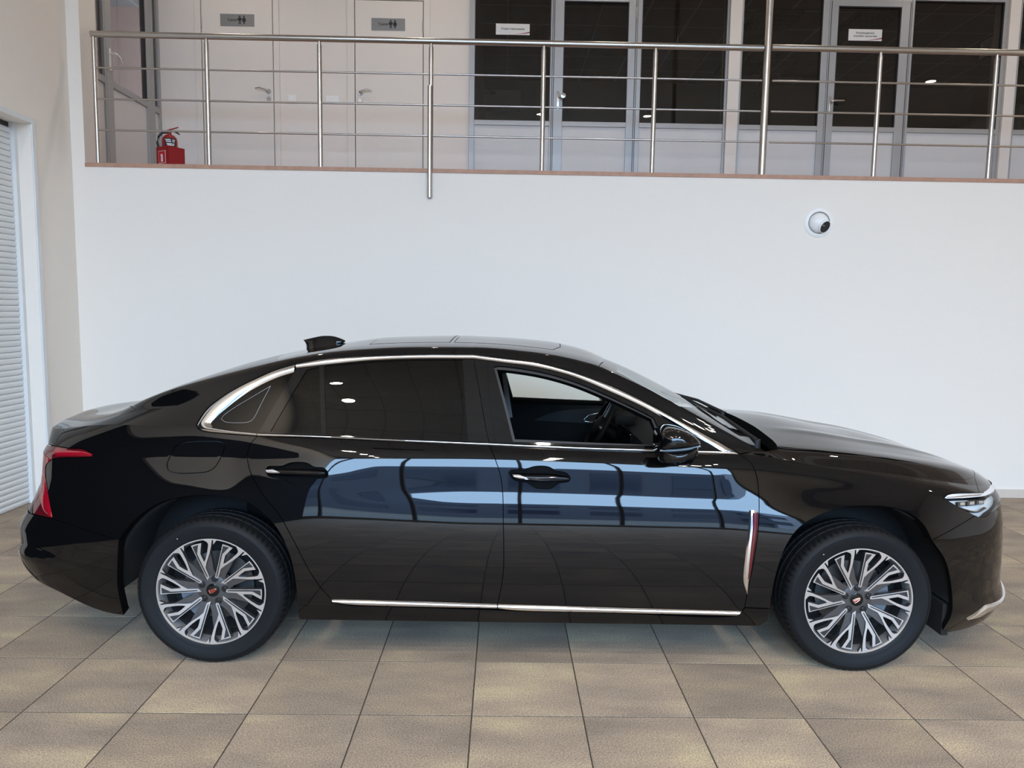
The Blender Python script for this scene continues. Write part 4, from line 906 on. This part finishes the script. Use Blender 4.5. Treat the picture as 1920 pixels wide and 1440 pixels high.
rb_ = panel('rear_bumper', [sp((100, 973), (150, 990), (223, 1013)), sp((223, 1013), (221, 1050), (221, 1100), (230, 1146)), su((px2uv([(231, 1147)])[0][0], 0), (-2.539, 0)), su((-2.539, 0), (-2.539, 2.15)), su((-2.539, 2.15), (-2.43, 2.1), tuple(px2uv([(100, 973)])[0]))], car, PAINT, merge=True, depth=.045)
ribbon('bumper_trim', su((-2.45, .78), (-2.40, .40), (-2.33, .12)), su((-2.47, .66), (-2.42, .28), (-2.345, .03)), rb_, CHROME, .004, -.004, n=24)
df_ = MB()
for (x0, x1, y0, y1, z0, z1) in ((-2.31, -2.12, -.72, .72, .285, .325),): df_.box(x0, x1, y0, y1, z0, z1, 0, .012)
df_.build('diffuser', SEAL, rb_)
# tail lamps
TL = [sp((102, 836), (132, 841), (156, 842), (175, 851)), sp((174, 857), (142, 858), (108, 859), (93, 864), (86, 874), (85.5, 889), (90, 918), (96, 950), (100, 972)), su(tuple(px2uv([(100, 972)])[0]), (-2.37, 2.15), (-2.45, 2.6), (-2.50, 3.1), (-2.52, 3.5), (-2.52, 3.95), (-2.46, 4.22), tuple(px2uv([(102, 836)])[0]))]
tl, tlf = panel('tail_lamp', TL, car, LENS_RD, depth=.02, far=True, off=.002, res=.01)
ribbon('light_guide', sp((104, 841), (132, 845), (156, 847), (172, 852)), sp((106, 855), (132, 854.5), (156, 854.5), (172, 855)), tl, LENS_R, .0055, .002, parent_far=tlf, n=20); ribbon('light_guide', su((-2.47, 4.0), (-2.47, 3.5), (-2.45, 3.1), (-2.385, 2.65), (-2.30, 2.33), (-2.235, 2.22)), sp((96, 862), (84.5, 874), (84.5, 890), (89, 918), (95, 950), (99, 969)), tl, LENS_R, .0055, .002, parent_far=tlf, n=24)

# ---- top: roof, screens, boot lid
rfe = su((.268, 7), (.32, 7.8), (.36, 9)); rre = su((-1.25, 7), (-1.33, 8), (-1.36, 9))
SR1 = [su((-.43, 7.55), (.06, 7.55), (.11, 8.2), (.125, 8.995), (-.43, 8.995), (-.43, 7.55))]; SR2 = [su((-.85, 7.6), (-.45, 7.55), (-.45, 8.995), (-.87, 8.995), (-.85, 7.6))]
roof = panel('roof', [rfe, su((.36, 9), (-1.36, 9)), rv(rre), su((-1.25, 7), (.268, 7))], car, PAINT, merge=True, depth=.02, holes=[SR1, SR2], gap=.0012)
panel('sunroof_glass', SR1, roof, GLOSSB, off=.001, depth=.01, merge=True, gap=.003); panel('sunroof_glass', SR2, roof, GLOSSB, off=.001, depth=.01, merge=True, gap=.003)
WSB = su((.985, 7), (1.005, 7.6), (1.0, 8.2), (.985, 9))
panel('windscreen', [rfe, su((.36, 9), (.985, 9)), rv(WSB), su((.985, 7), (.268, 7))], car, CLEAR, merge=True, off=-.004, depth=0, gap=.001)
panel('screen_header', [rfe, su((.36, 9), (.44, 9)), su((.44, 9), (.40, 7.9), (.35, 7)), su((.35, 7), (.268, 7))], car, SEAL, merge=True, off=-.009, depth=0, gap=.001)
rwb = su((-2.0, 7), (-2.05, 8), (-2.07, 9))
panel('rear_screen', [rre, su((-1.36, 9), (-2.07, 9)), rv(rwb), su((-2.0, 7), (-1.25, 7))], car, TINT, merge=True, off=-.002, depth=0, gap=.001)
boot = panel('boot_lid', [su((-2.015, 7), (-2.065, 8), (-2.085, 9)), su((-2.085, 9), (-2.539, 9)), su((-2.539, 9), (-2.539, 2.2)), su((-2.539, 2.15), (-2.38, 2.12)), su((-2.38, 2.15), (-2.455, 2.6), (-2.505, 3.1), (-2.525, 3.5), (-2.525, 3.95), (-2.465, 4.22)), rv(sp((257, 768), (200, 789), (150, 803), (115, 814), (106, 828), (102, 836)))], car, PAINT, merge=True, depth=.03)
# inner structure that keeps the joints dark
WH = ((-1.47, .333), (1.425, .328))
iu = np.linspace(-2.5, 2.37, 200); iv = np.linspace(.05, 4.9, 40); gu, gv = np.meshgrid(iu, iv, indexing='ij'); ip = S(gu.ravel(), gv.ravel()) - SN(gu.ravel(), gv.ravel()) * .032
F = []
for i in range(199):
    for j in range(39):
        q = [i * 40 + j, (i + 1) * 40 + j, (i + 1) * 40 + j + 1, i * 40 + j + 1]; c = ip[q].mean(0)
        if all((c[0] - wx) ** 2 + (c[2] - wz) ** 2 > .48 ** 2 for wx, wz in WH): F.append(tuple(q))
MB().add(ip, F).build('inner_shell', UNDER, car, 60); MB().add(ip * np.array([1, -1, 1]), F).build('inner_shell', UNDER, car, 60)
und = MB(); und.box(-2.2, -1.92, -.6, .6, .29, .34).box(-1.02, .98, -.80, .80, .19, .25).box(1.88, 2.05, -.60, .60, .19, .24).box(-1.95, -1.0, -.55, .55, .24, .30).box(.95, 1.9, -.55, .55, .22, .28); und.build('underbody', UNDER, car)
for wx, wz in WH:
    for s in (-1, 1):
        wl = MB(); wl.lathe([(.485, s * .79), (.430, s * .865), (.425, s * .85), (.425, s * .56), (.06, s * .56)], (wx, 0, wz + .015), 40, 0, 'y', math.radians(-4), math.radians(184)); wl.build('wheel_arch_liner', UNDER, car, 40)
MB().box(1.84, 1.87, -.84, -.62, .15, .30).build('mud_flap', UNDER, car); MB().box(1.84, 1.87, .62, .84, .15, .30).build('mud_flap', UNDER, car)

# ---- side vents with red lenses behind the front wheels
ribbon('side_vent', sp((1403, 957), (1402, 987), (1397, 1037), (1393, 1080), (1395, 1100), (1400, 1113)), sp((1421.5, 957), (1420, 990), (1413, 1040), (1406, 1085), (1404, 1100), (1401, 1113)), fd_, CHROME, .008, -.004, parent_far=fdf, n=40)
ribbon('side_vent_lens', sp((1409, 961), (1409, 990), (1406, 1025), (1403, 1060), (1403.5, 1085)), sp((1421, 961), (1420, 990), (1414.5, 1028), (1409, 1062), (1405, 1086)), fd_, LENS_RD, .012, .004, parent_far=fdf, n=30)

# ---- door mirrors
def mirror(sgn):
    r = None; Pm = lambda a, b: U(1210 + a / 7.68, 780 + b / 7.68, -.985)
    cap = [(150, 330), (165, 258), (215, 205), (270, 172), (330, 152), (470, 168), (600, 215), (700, 278), (765, 350), (770, 385), (700, 408), (600, 428), (400, 452), (250, 460), (160, 458)]
    low = [(152, 455), (250, 462), (400, 456), (600, 432), (735, 398), (745, 440), (735, 500), (640, 545), (560, 590), (500, 625), (360, 652), (250, 655), (190, 640), (158, 580)]
    def loft(pts, nm, mt, par, ys, sc):
        O = np.array([Pm(*p) for p in crom(pts + pts[:1], 30)[:-1]]); c = O.mean(0); n = len(O); v = []
        for yy, k in zip(ys, sc): v += [(c[0] + (p[0] - c[0]) * k, sgn * yy, c[1] + (p[1] - c[1]) * k) for p in O]
        F = [(i * n + k, i * n + (k + 1) % n, (i + 1) * n + (k + 1) % n, (i + 1) * n + k) for i in range(len(ys) - 1) for k in range(n)] + [tuple(range(n)), tuple((len(ys) - 1) * n + k for k in range(n))[::-1]]
        return MB().add(v, F).build(nm, mt, par, 70)
    ys = (.865, .88, .92, .97, 1.02, 1.055, 1.075, 1.083)
    r = loft(cap, 'door_mirror', PAINT, car, ys, (.80, .90, .97, 1.0, .97, .86, .62, .25)); loft(low, 'mirror_base', GLOSSB, r, ys, (.80, .90, .97, 1.0, .96, .84, .60, .25))
    loft([(640, 470), (740, 450), (800, 520), (848, 620), (800, 690), (700, 712), (560, 700), (480, 660)], 'mirror_arm', PAINT, r, (.80, .84, .88, .91, .925), (1.0, 1.0, .95, .8, .4))
    A = [Pm(a, b) for a, b in crom([(170, 460), (400, 455), (600, 430), (740, 395)], 40)]; MB().tube([(p[0], sgn * 1.045, p[1]) for p in A], .0035, 8).build('indicator', CABIN_G, r, 60)
    g_ = [Pm(a, b) for a, b in crom([(165, 300), (200, 240), (300, 200), (300, 420), (200, 520), (165, 440), (165, 300)], 30)]; xg = U(1210 + 150 / 7.68, 820, -.985)[0] + .022
    MB().box(xg, xg + .004, min(sgn * .89, sgn * 1.03), max(sgn * .89, sgn * 1.03), .985, 1.095).build('mirror_glass', CHROME, r)
mirror(-1); mirror(1)

# ---- shark-fin aerial, wipers, cowl
fin = [(560 + a / 19.2, 620 + b / 19.2) for a, b in ((165, 308), (480, 232), (850, 162), (1230, 168), (1500, 245), (1690, 350), (1560, 440), (1300, 505), (900, 590), (300, 665), (300, 560), (285, 470), (240, 385))]
FO = np.array([U(a, b, 0.0) for a, b in crom(fin + fin[:1], 3)[:-1]]); c = FO.mean(0); zb, zt = FO[:, 1].min(), FO[:, 1].max(); n = len(FO); v = []
for s, k in ((-1, .80), (-.7, .96), (0, 1.0), (.7, .96), (1, .80)):
    v += [(c[0] + (p[0] - c[0]) * k, s * .034 * (1.15 - .8 * (p[1] - zb) / (zt - zb)), c[1] - .004 + (p[1] - c[1]) * k) for p in FO]
MB().add(v, [(i * n + k, i * n + (k + 1) % n, (i + 1) * n + (k + 1) % n, (i + 1) * n + k) for i in range(4) for k in range(n)] + [tuple(range(n)), tuple(4 * n + k for k in range(n))[::-1]]).build('aerial_fin', PAINT, car, 60)
cw = MB(); N = 24
for k in range(N):
    for (y0, y1) in ((-.70 + 1.40 * k / N, -.70 + 1.40 * (k + 1) / N),):
        f = lambda y: .93 + .045 * (1 - (y / .70) ** 2); cw.add([(.90, y0, f(y0) + .02), (.90, y1, f(y1) + .02), (1.0, y1, f(y1) - .03), (1.0, y0, f(y0) - .03), (1.12, y0, f(y0) - .03), (1.12, y1, f(y1) - .03)], [(0, 1, 2, 3), (3, 2, 5, 4)])
cwo = cw.build('cowl', SEAL, car, 60)
for (a, b) in (((1.035, -.60, .985), (.80, -.05, 1.135)), ((1.06, .05, 1.03), (.83, .52, 1.10))):
    A, B = np.array(a), np.array(b); MB().tube([A + (0, 0, -.02), A + (0, 0, .02)], .018, 10).tube([A + (0, 0, .015), A * .6 + B * .4 + (0, 0, .03), B + (0, 0, .012)], [.011, .009, .005], 8).tube([A * .75 + B * .25 + (-.02, 0, .005), B + (-.01, .04, .0)], .006, 6).build('wiper', SEAL, cwo, 50)

# ---- cabin seen through the open window
cb = MB(); dp = [(.98, .90), (.90, .945), (.78, .955), (.62, .95), (.54, .93), (.50, .87), (.53, .74), (.60, .58), (.98, .50)]
v = [(a, yy, b) for yy in (-.70, .70) for a, b in dp]; n = len(dp); cb.add(v, [(i, (i + 1) % n, n + (i + 1) % n, n + i) for i in range(n)] + [tuple(range(n)), tuple(range(2 * n - 1, n - 1, -1))]); dash = cb.build('dashboard', CABIN, car, 35)
MB().box(.47, .60, .20, .54, .935, .995, 0, .02).build('instrument_hood', CABIN, dash, 40); MB().box(.495, .515, -.20, .14, .84, .955, 0, .006).build('centre_screen', GLOSSB, dash); MB().box(.488, .502, -.52, -.30, .86, .90, 0, .006).build('air_outlet', CHROME, dash)
MB().box(-.5, .55, -.12, .12, .40, .60, 0, .03).build('centre_console', CABIN, dash, 40)
sw = MB(); ax = Vector((-.888, 0, .46)).normalized(); ctr = Vector((.405, .37, .905)); t1 = Vector((0, 1, 0)); t2 = ax.cross(t1).normalized()
sw.tube([tuple(ctr + .178 * (math.cos(k * math.pi / 24) * t1 + math.sin(k * math.pi / 24) * t2)) for k in range(49)], .0165, 12, caps=False)
stw = sw.build('steering_wheel', CABIN, car, 60)
hb = MB()
for k in range(1): hb.add([tuple(ctr + ax * d + .066 * s * (math.cos(q * math.pi / 8) * t1 * 1.15 + math.sin(q * math.pi / 8) * t2)) for s, d in ((.5, .03), (.95, .02), (1, 0), (.9, -.04)) for q in range(16)], [(i * 16 + q, i * 16 + (q + 1) % 16, (i + 1) * 16 + (q + 1) % 16, (i + 1) * 16 + q) for i in range(3) for q in range(16)] + [tuple(range(16))])
hb.build('wheel_hub', CABIN, stw, 60)
for d1, d2 in ((1, .1), (-1, .1), (0, 1)): MB().tube([tuple(ctr + .05 * (d1 * t1 + d2 * -t2 if d1 == 0 else d1 * t1)), tuple(ctr + .17 * (d1 * t1 + (d2 * -t2 if d1 == 0 else 0 * t2)))], .016, 8).build('wheel_spoke', SATIN_D, stw, 60)
MB().tube([tuple(ctr - ax * .03), tuple(ctr - ax * .25)], .04, 12).build('steering_column', CABIN, stw, 60)
dt = MB(); N = 30
prof = [(.42, .79), (.70, .775), (.83, .765), (.90, .775), (.97, .79), (1.0, .80)]
v = [(x, yy, z) for x in np.linspace(-1.0, .80, N) for z, yy in prof]; m_ = len(prof); dt.add(v, [(i * m_ + j, (i + 1) * m_ + j, (i + 1) * m_ + j + 1, i * m_ + j + 1) for i in range(N - 1) for j in range(m_ - 1)])
tr = dt.build('door_trim', CABIN, car, 60)
inl = [U(a, b, .76) for a, b in crom([(1001, 788), (1030, 775), (1070, 768), (1130, 766), (1190, 770), (1190, 790), (1150, 797), (1090, 793), (1001, 788)], 6)[:-1]]; n = len(inl)
MB().add([(p[0], .752 + .01 * k, p[1]) for k in (0, 1) for p in inl], [tuple(range(n)), tuple(range(2 * n - 1, n - 1, -1))] + [(i, (i + 1) % n, n + (i + 1) % n, n + i) for i in range(n)]).build('trim_inlay', mat('slate_inlay', (.014, .015, .016), .5, spec=.2), tr, 40)
hp = [U(a, b, .74) for a, b in ((1095, 787), (1103, 779), (1120, 775), (1150, 774), (1178, 774))]; MB().tube([(p[0], .746, p[1]) for p in hp], .0025, 8).build('door_pull', CHROME, tr, 60)
hp = [U(a, b, .74) for a, b in ((1096, 790), (1110, 792), (1128, 789))]; MB().tube([(p[0], .744, p[1]) for p in hp], .003, 8).build('door_pull', CHROME, tr, 60)
bp_ = [U(a, b, .70) for a, b in ((941, 700), (949, 700), (961, 782), (951, 782))]; MB().add([(p[0], y, p[1]) for y in (.68, .71) for p in bp_], [(0, 1, 2, 3), (7, 6, 5, 4), (0, 1, 5, 4), (1, 2, 6, 5), (2, 3, 7, 6), (3, 0, 4, 7)]).build('pillar_trim', CABIN_G, car)
def seat(x, y, nm='seat'):
    t = MB().box(x - .05, x + .48, y - .24, y + .24, .38, .52, 0, .05).build(nm, CABIN, car, 50)
    b = MB(); pr = [(x - .02, .50, .23), (x - .10, .75, .235), (x - .17, .98, .21), (x - .20, 1.04, .17)]
    R_ = [[(a + .06 * math.cos(k * math.pi / 6) , y + w * math.sin(k * math.pi / 6) * 1.0, z) for k in range(12)] for a, z, w in pr]; v = [q for r in R_ for q in r]
    b.add(v, [(i * 12 + k, i * 12 + (k + 1) % 12, (i + 1) * 12 + (k + 1) % 12, (i + 1) * 12 + k) for i in range(3) for k in range(12)] + [tuple(range(36, 48))]); b.build('backrest', CABIN, t, 60)
    MB().box(x - .28, x - .20, y - .12, y + .12, 1.07, 1.21, 0, .035).build('headrest', CABIN, t, 50)
seat(-.25, -.37); seat(-.25, .37)
MB().box(-1.20, -.72, -.62, .62, .36, .50, 0, .05).build('rear_bench', CABIN, car, 50); MB().box(-1.42, -1.22, -.62, .62, .48, 1.0, 0, .06).build('rear_backrest', CABIN, car, 50)
MB().box(-2.0, -1.3, -.60, .60, .98, 1.0).build('parcel_shelf', CABIN, car)

# ---- wheels (outer face towards -y)
RT = .336
ty = MB(); tp = []                                         # tyre: sidewall, shoulder, grooved tread
side = [(.236, -.086), (.243, -.098), (.252, -.1035), (.262, -.1045), (.270, -.1070), (.288, -.1125), (.303, -.1130), (.3035, -.1115), (.309, -.1100), (.3095, -.1115), (.316, -.1070), (.324, -.1000), (.330, -.0920)]
tread = [(.3330, -.084), (.3345, -.072), (.3352, -.055), (.3352, -.050), (.3275, -.0485), (.3275, -.0415), (.3358, -.040), (.336, -.020), (.336, -.0065), (.328, -.005)]
tp = side + tread; tp = tp + [(r, -y) for r, y in tp[::-1]]
NS = 288; k0 = len(side); v = []
for i, (r, y) in enumerate(tp):
    for s in range(NS):
        a = 2 * math.pi * s / NS; rr = r
        sh = (k0 - 1 <= i <= k0 + 1) or (len(tp) - k0 - 2 <= i <= len(tp) - k0)
        if sh and s % 4 == 0: rr -= .006
        if (k0 + 6 <= i <= k0 + 7 or len(tp) - k0 - 8 <= i <= len(tp) - k0 - 7) and s % 6 == 2: rr -= .003
        v.append((rr * math.cos(a), y, rr * math.sin(a)))
F = [(i * NS + s, i * NS + (s + 1) % NS, (i + 1) * NS + (s + 1) % NS, (i + 1) * NS + s) for i in range(len(tp) - 1) for s in range(NS)]
wheel = MB().lathe([(.2485, -.0905), (.2495, -.0960), (.2470, -.0985), (.2390, -.0985), (.2365, -.0955), (.2345, -.0900), (.226, -.060), (.222, .02), (.230, .085), (.246, .098)], (0, 0, 0), 96, 0, 'y').build('wheel', SATIN, car, 40)
MB().lathe([(.2345, -.0890), (.2300, -.070), (.222, -.03), (.2215, .02)], (0, 0, 0), 96, 0, 'y').build('rim_barrel', SATIN_D, wheel, 40)
tyre = MB().add(v, F).build('tyre', RUBBER, wheel, 38)
# sidewall lettering
def arc_text(mb, s, r, a_mid, size, gap=1.0):
    for k, ch in enumerate(s):
        a = a_mid - (k - (len(s) - 1) / 2) * size * .72 * gap / r
        def fn(p, q, a=a): rad = r + q; an = a - p / r; return (rad * math.cos(an), np.interp(rad, [.252, .262, .270, .288, .303], [-.1042, -.1052, -.1077, -.1132, -.1137]) , rad * math.sin(an))
        if ch != ' ': text_mb(mb, ch, size, fn)
lt = MB(); arc_text(lt, '225/50R18', .276, math.radians(28), .019); arc_text(lt, '0ES30', .281, math.radians(-93), .026, 1.3); arc_text(lt, '225/50R18', .276, math.radians(208), .019); lt.build('lettering', RUBBER_T, wheel)
MB().lathe([(0, -.0002), (.0030, -.0002)], (.281 * math.cos(2.25), -.1128, .281 * math.sin(2.25)), 10, 0, 'y').build('tyre_mark', CABIN_G, wheel)
Rr = .2475
def sc_(pts): return [((x - 1350) / 1335 * Rr, (1390 - y) / 1335 * Rr) for x, y in pts]
def fy(a, b):                                              # spokes dish inwards towards the hub
    r = math.hypot(a, b) / Rr; return -.0985 + .024 * (1 - min(1, r)) ** 1.2
def solid(poly, name, mts, lift=0.0, thick=.02, par=None):
    mb = MB(); n = len(poly); top = [(a, fy(a, b) - lift, b) for a, b in poly]; bot = [(a * .985, fy(a, b) + thick, b * .985) for a, b in poly]
    r = delaunay_2d_cdt([Vector(p) for p in poly], [(i, (i + 1) % n) for i in range(n)], [], 1, 1e-7)
    mb.add([(q[0], fy(q[0], q[1]) - lift, q[1]) for q in [w[:] for w in r[0]]], [tuple(f) for f in r[2]], 0)
    mb.add(top + bot, [(i, (i + 1) % n, n + (i + 1) % n, n + i) for i in range(n)], 1)
    return mb.build(name, mts, par, 30)
SPO = sc_([(1190, 1165), (940, 735), (708, 352), (800, 300), (940, 240), (943, 380), (948, 515), (1000, 605), (1062, 702), (1085, 640), (1104, 480), (1108, 300), (1104, 240), (1085, 205), (1040, 178), (1000, 170), (985, 150), (1080, 112), (1178, 88), (1180, 250), (1165, 450), (1140, 600), (1120, 720), (1112, 850), (1170, 960), (1226, 1068)])
GRV = sc_([(748, 372), (868, 298), (872, 525), (1185, 1060), (1180, 1085), (1150, 1050), (900, 640)])
TRI = sc_([(1206, 92), (1290, 104), (1262, 150), (1222, 228)])
WEB = sc_([(1226, 1068), (1112, 850), (1165, 450), (1230, 650), (1290, 860), (1350, 960), (1440, 1180), (1350, 1260), (1190, 1165)])
sp1 = solid(SPO, 'spoke', [SATIN, SATIN_D], 0, .022, wheel); gv1 = solid(GRV, 'spoke_groove', [mat('spoke_groove_paint', (.045, .045, .048), .4, .5), SATIN_D], .0009, .001, sp1)
tr1 = solid(TRI, 'rim_tab', [SATIN, SATIN_D], 0, .01, wheel); wb1 = solid(WEB, 'spoke_web', [SATIN_D, SATIN_D], -.006, .03, wheel)
wheel_parts = []
for k in range(1, 10):
    for o in (sp1, tr1, wb1):
        c = link(o.name.split('.')[0], o.data, wheel); c.rotation_euler = (0, k * math.radians(36), 0)
    # groove belongs to its spoke
    for ch in [x for x in wheel.children if x.data == sp1.data and abs(x.rotation_euler[1] - k * math.radians(36)) < 1e-6]: link('spoke_groove', gv1.data, ch)
MB().lathe([(0, -.0775), (.033, -.0775), (.066, -.0770), (.076, -.073), (.080, -.055), (.075, -.03)], (0, 0, 0), 60, 0, 'y').build('hub', SATIN_D, wheel, 40)
cap = MB().lathe([(0, -.0812), (.026, -.0808), (.0295, -.0795), (.030, -.077)], (0, 0, 0), 40, 0, 'y').build('centre_cap', GLOSSB, wheel, 40)
em = [(-.017, -.002), (-.012, -.011), (-.0085, -.0155), (.002, -.0095), (.013, .001), (.0155, .007), (.014, .0095), (.008, .0095), (-.004, .005), (-.017, -.002)]
MB().add([(a, -.0816, b) for a, b in em[:-1]], [tuple(range(len(em) - 1))]).build('emblem_field', LENS_R, cap); MB().tube([(a, -.0819, b) for a, b in em], .0009, 6).tube([(-.011, -.0819, -.006), (.013, -.0819, .008)], .0009, 6).build('emblem_outline', GOLD, cap)
ln = MB().lathe([(0, -.007), (.007, -.0065), (.0105, -.003), (.0105, .004)], (0, 0, 0), 20, 0, 'y').lathe([(.0165, -.0006), (.010, -.0006)], (0, 0, 0), 24, 1, 'y').build('lug_nut', [mat('lug_nut', (.009, .009, .010), .4), SEAL], wheel, 40)
for k in range(5):
    a = math.radians(90 + 72 * k); o = ln if k == 0 else link('lug_nut', ln.data, wheel); o.location = (.0545 * math.cos(a), -.0775, .0545 * math.sin(a))
MB().lathe([(.07, -.004), (.158, -.004), (.158, .016), (.07, .016)], (0, 0, 0), 60, 0, 'y').build('brake_disc', mat('brake_disc', (.16, .16, .16), .35, .9), wheel, 40)
cal = MB(); cal.lathe([(.105, -.03), (.168, -.03), (.172, .03), (.105, .03)], (0, 0, 0), 14, 0, 'y', math.radians(-25), math.radians(35)); cal.build('brake_caliper', mat('cast_caliper', (.22, .23, .25), .5, .4), wheel, 40)
MB().lathe([(.221, .02), (.03, .03)], (0, 0, 0), 48, 0, 'y').build('brake_backing', UNDER, wheel)
YW = .797
wheel.location = (WH[0][0], -YW, WH[0][1]); wheel.rotation_euler = (0, 0, 0)
def cp(o, par):
    c = o.copy(); COL.objects.link(c); c.parent = par
    for ch in list(o.children): cp(ch, c)
    return c
w2 = cp(wheel, car); w2.location = (WH[1][0], -YW, WH[1][1])
w3 = cp(wheel, car); w3.location = (WH[0][0], YW, WH[0][1]); w3.rotation_euler = (0, 0, math.pi)
w4 = cp(wheel, car); w4.location = (WH[1][0], YW, WH[1][1]); w4.rotation_euler = (0, 0, math.pi)
# the rear wheel stands turned a little differently
wheel.rotation_euler = (0, math.radians(10), 0)
for o in wheel.children:
    if o.name.startswith('brake_caliper'): o.rotation_euler = (0, math.radians(135), 0)
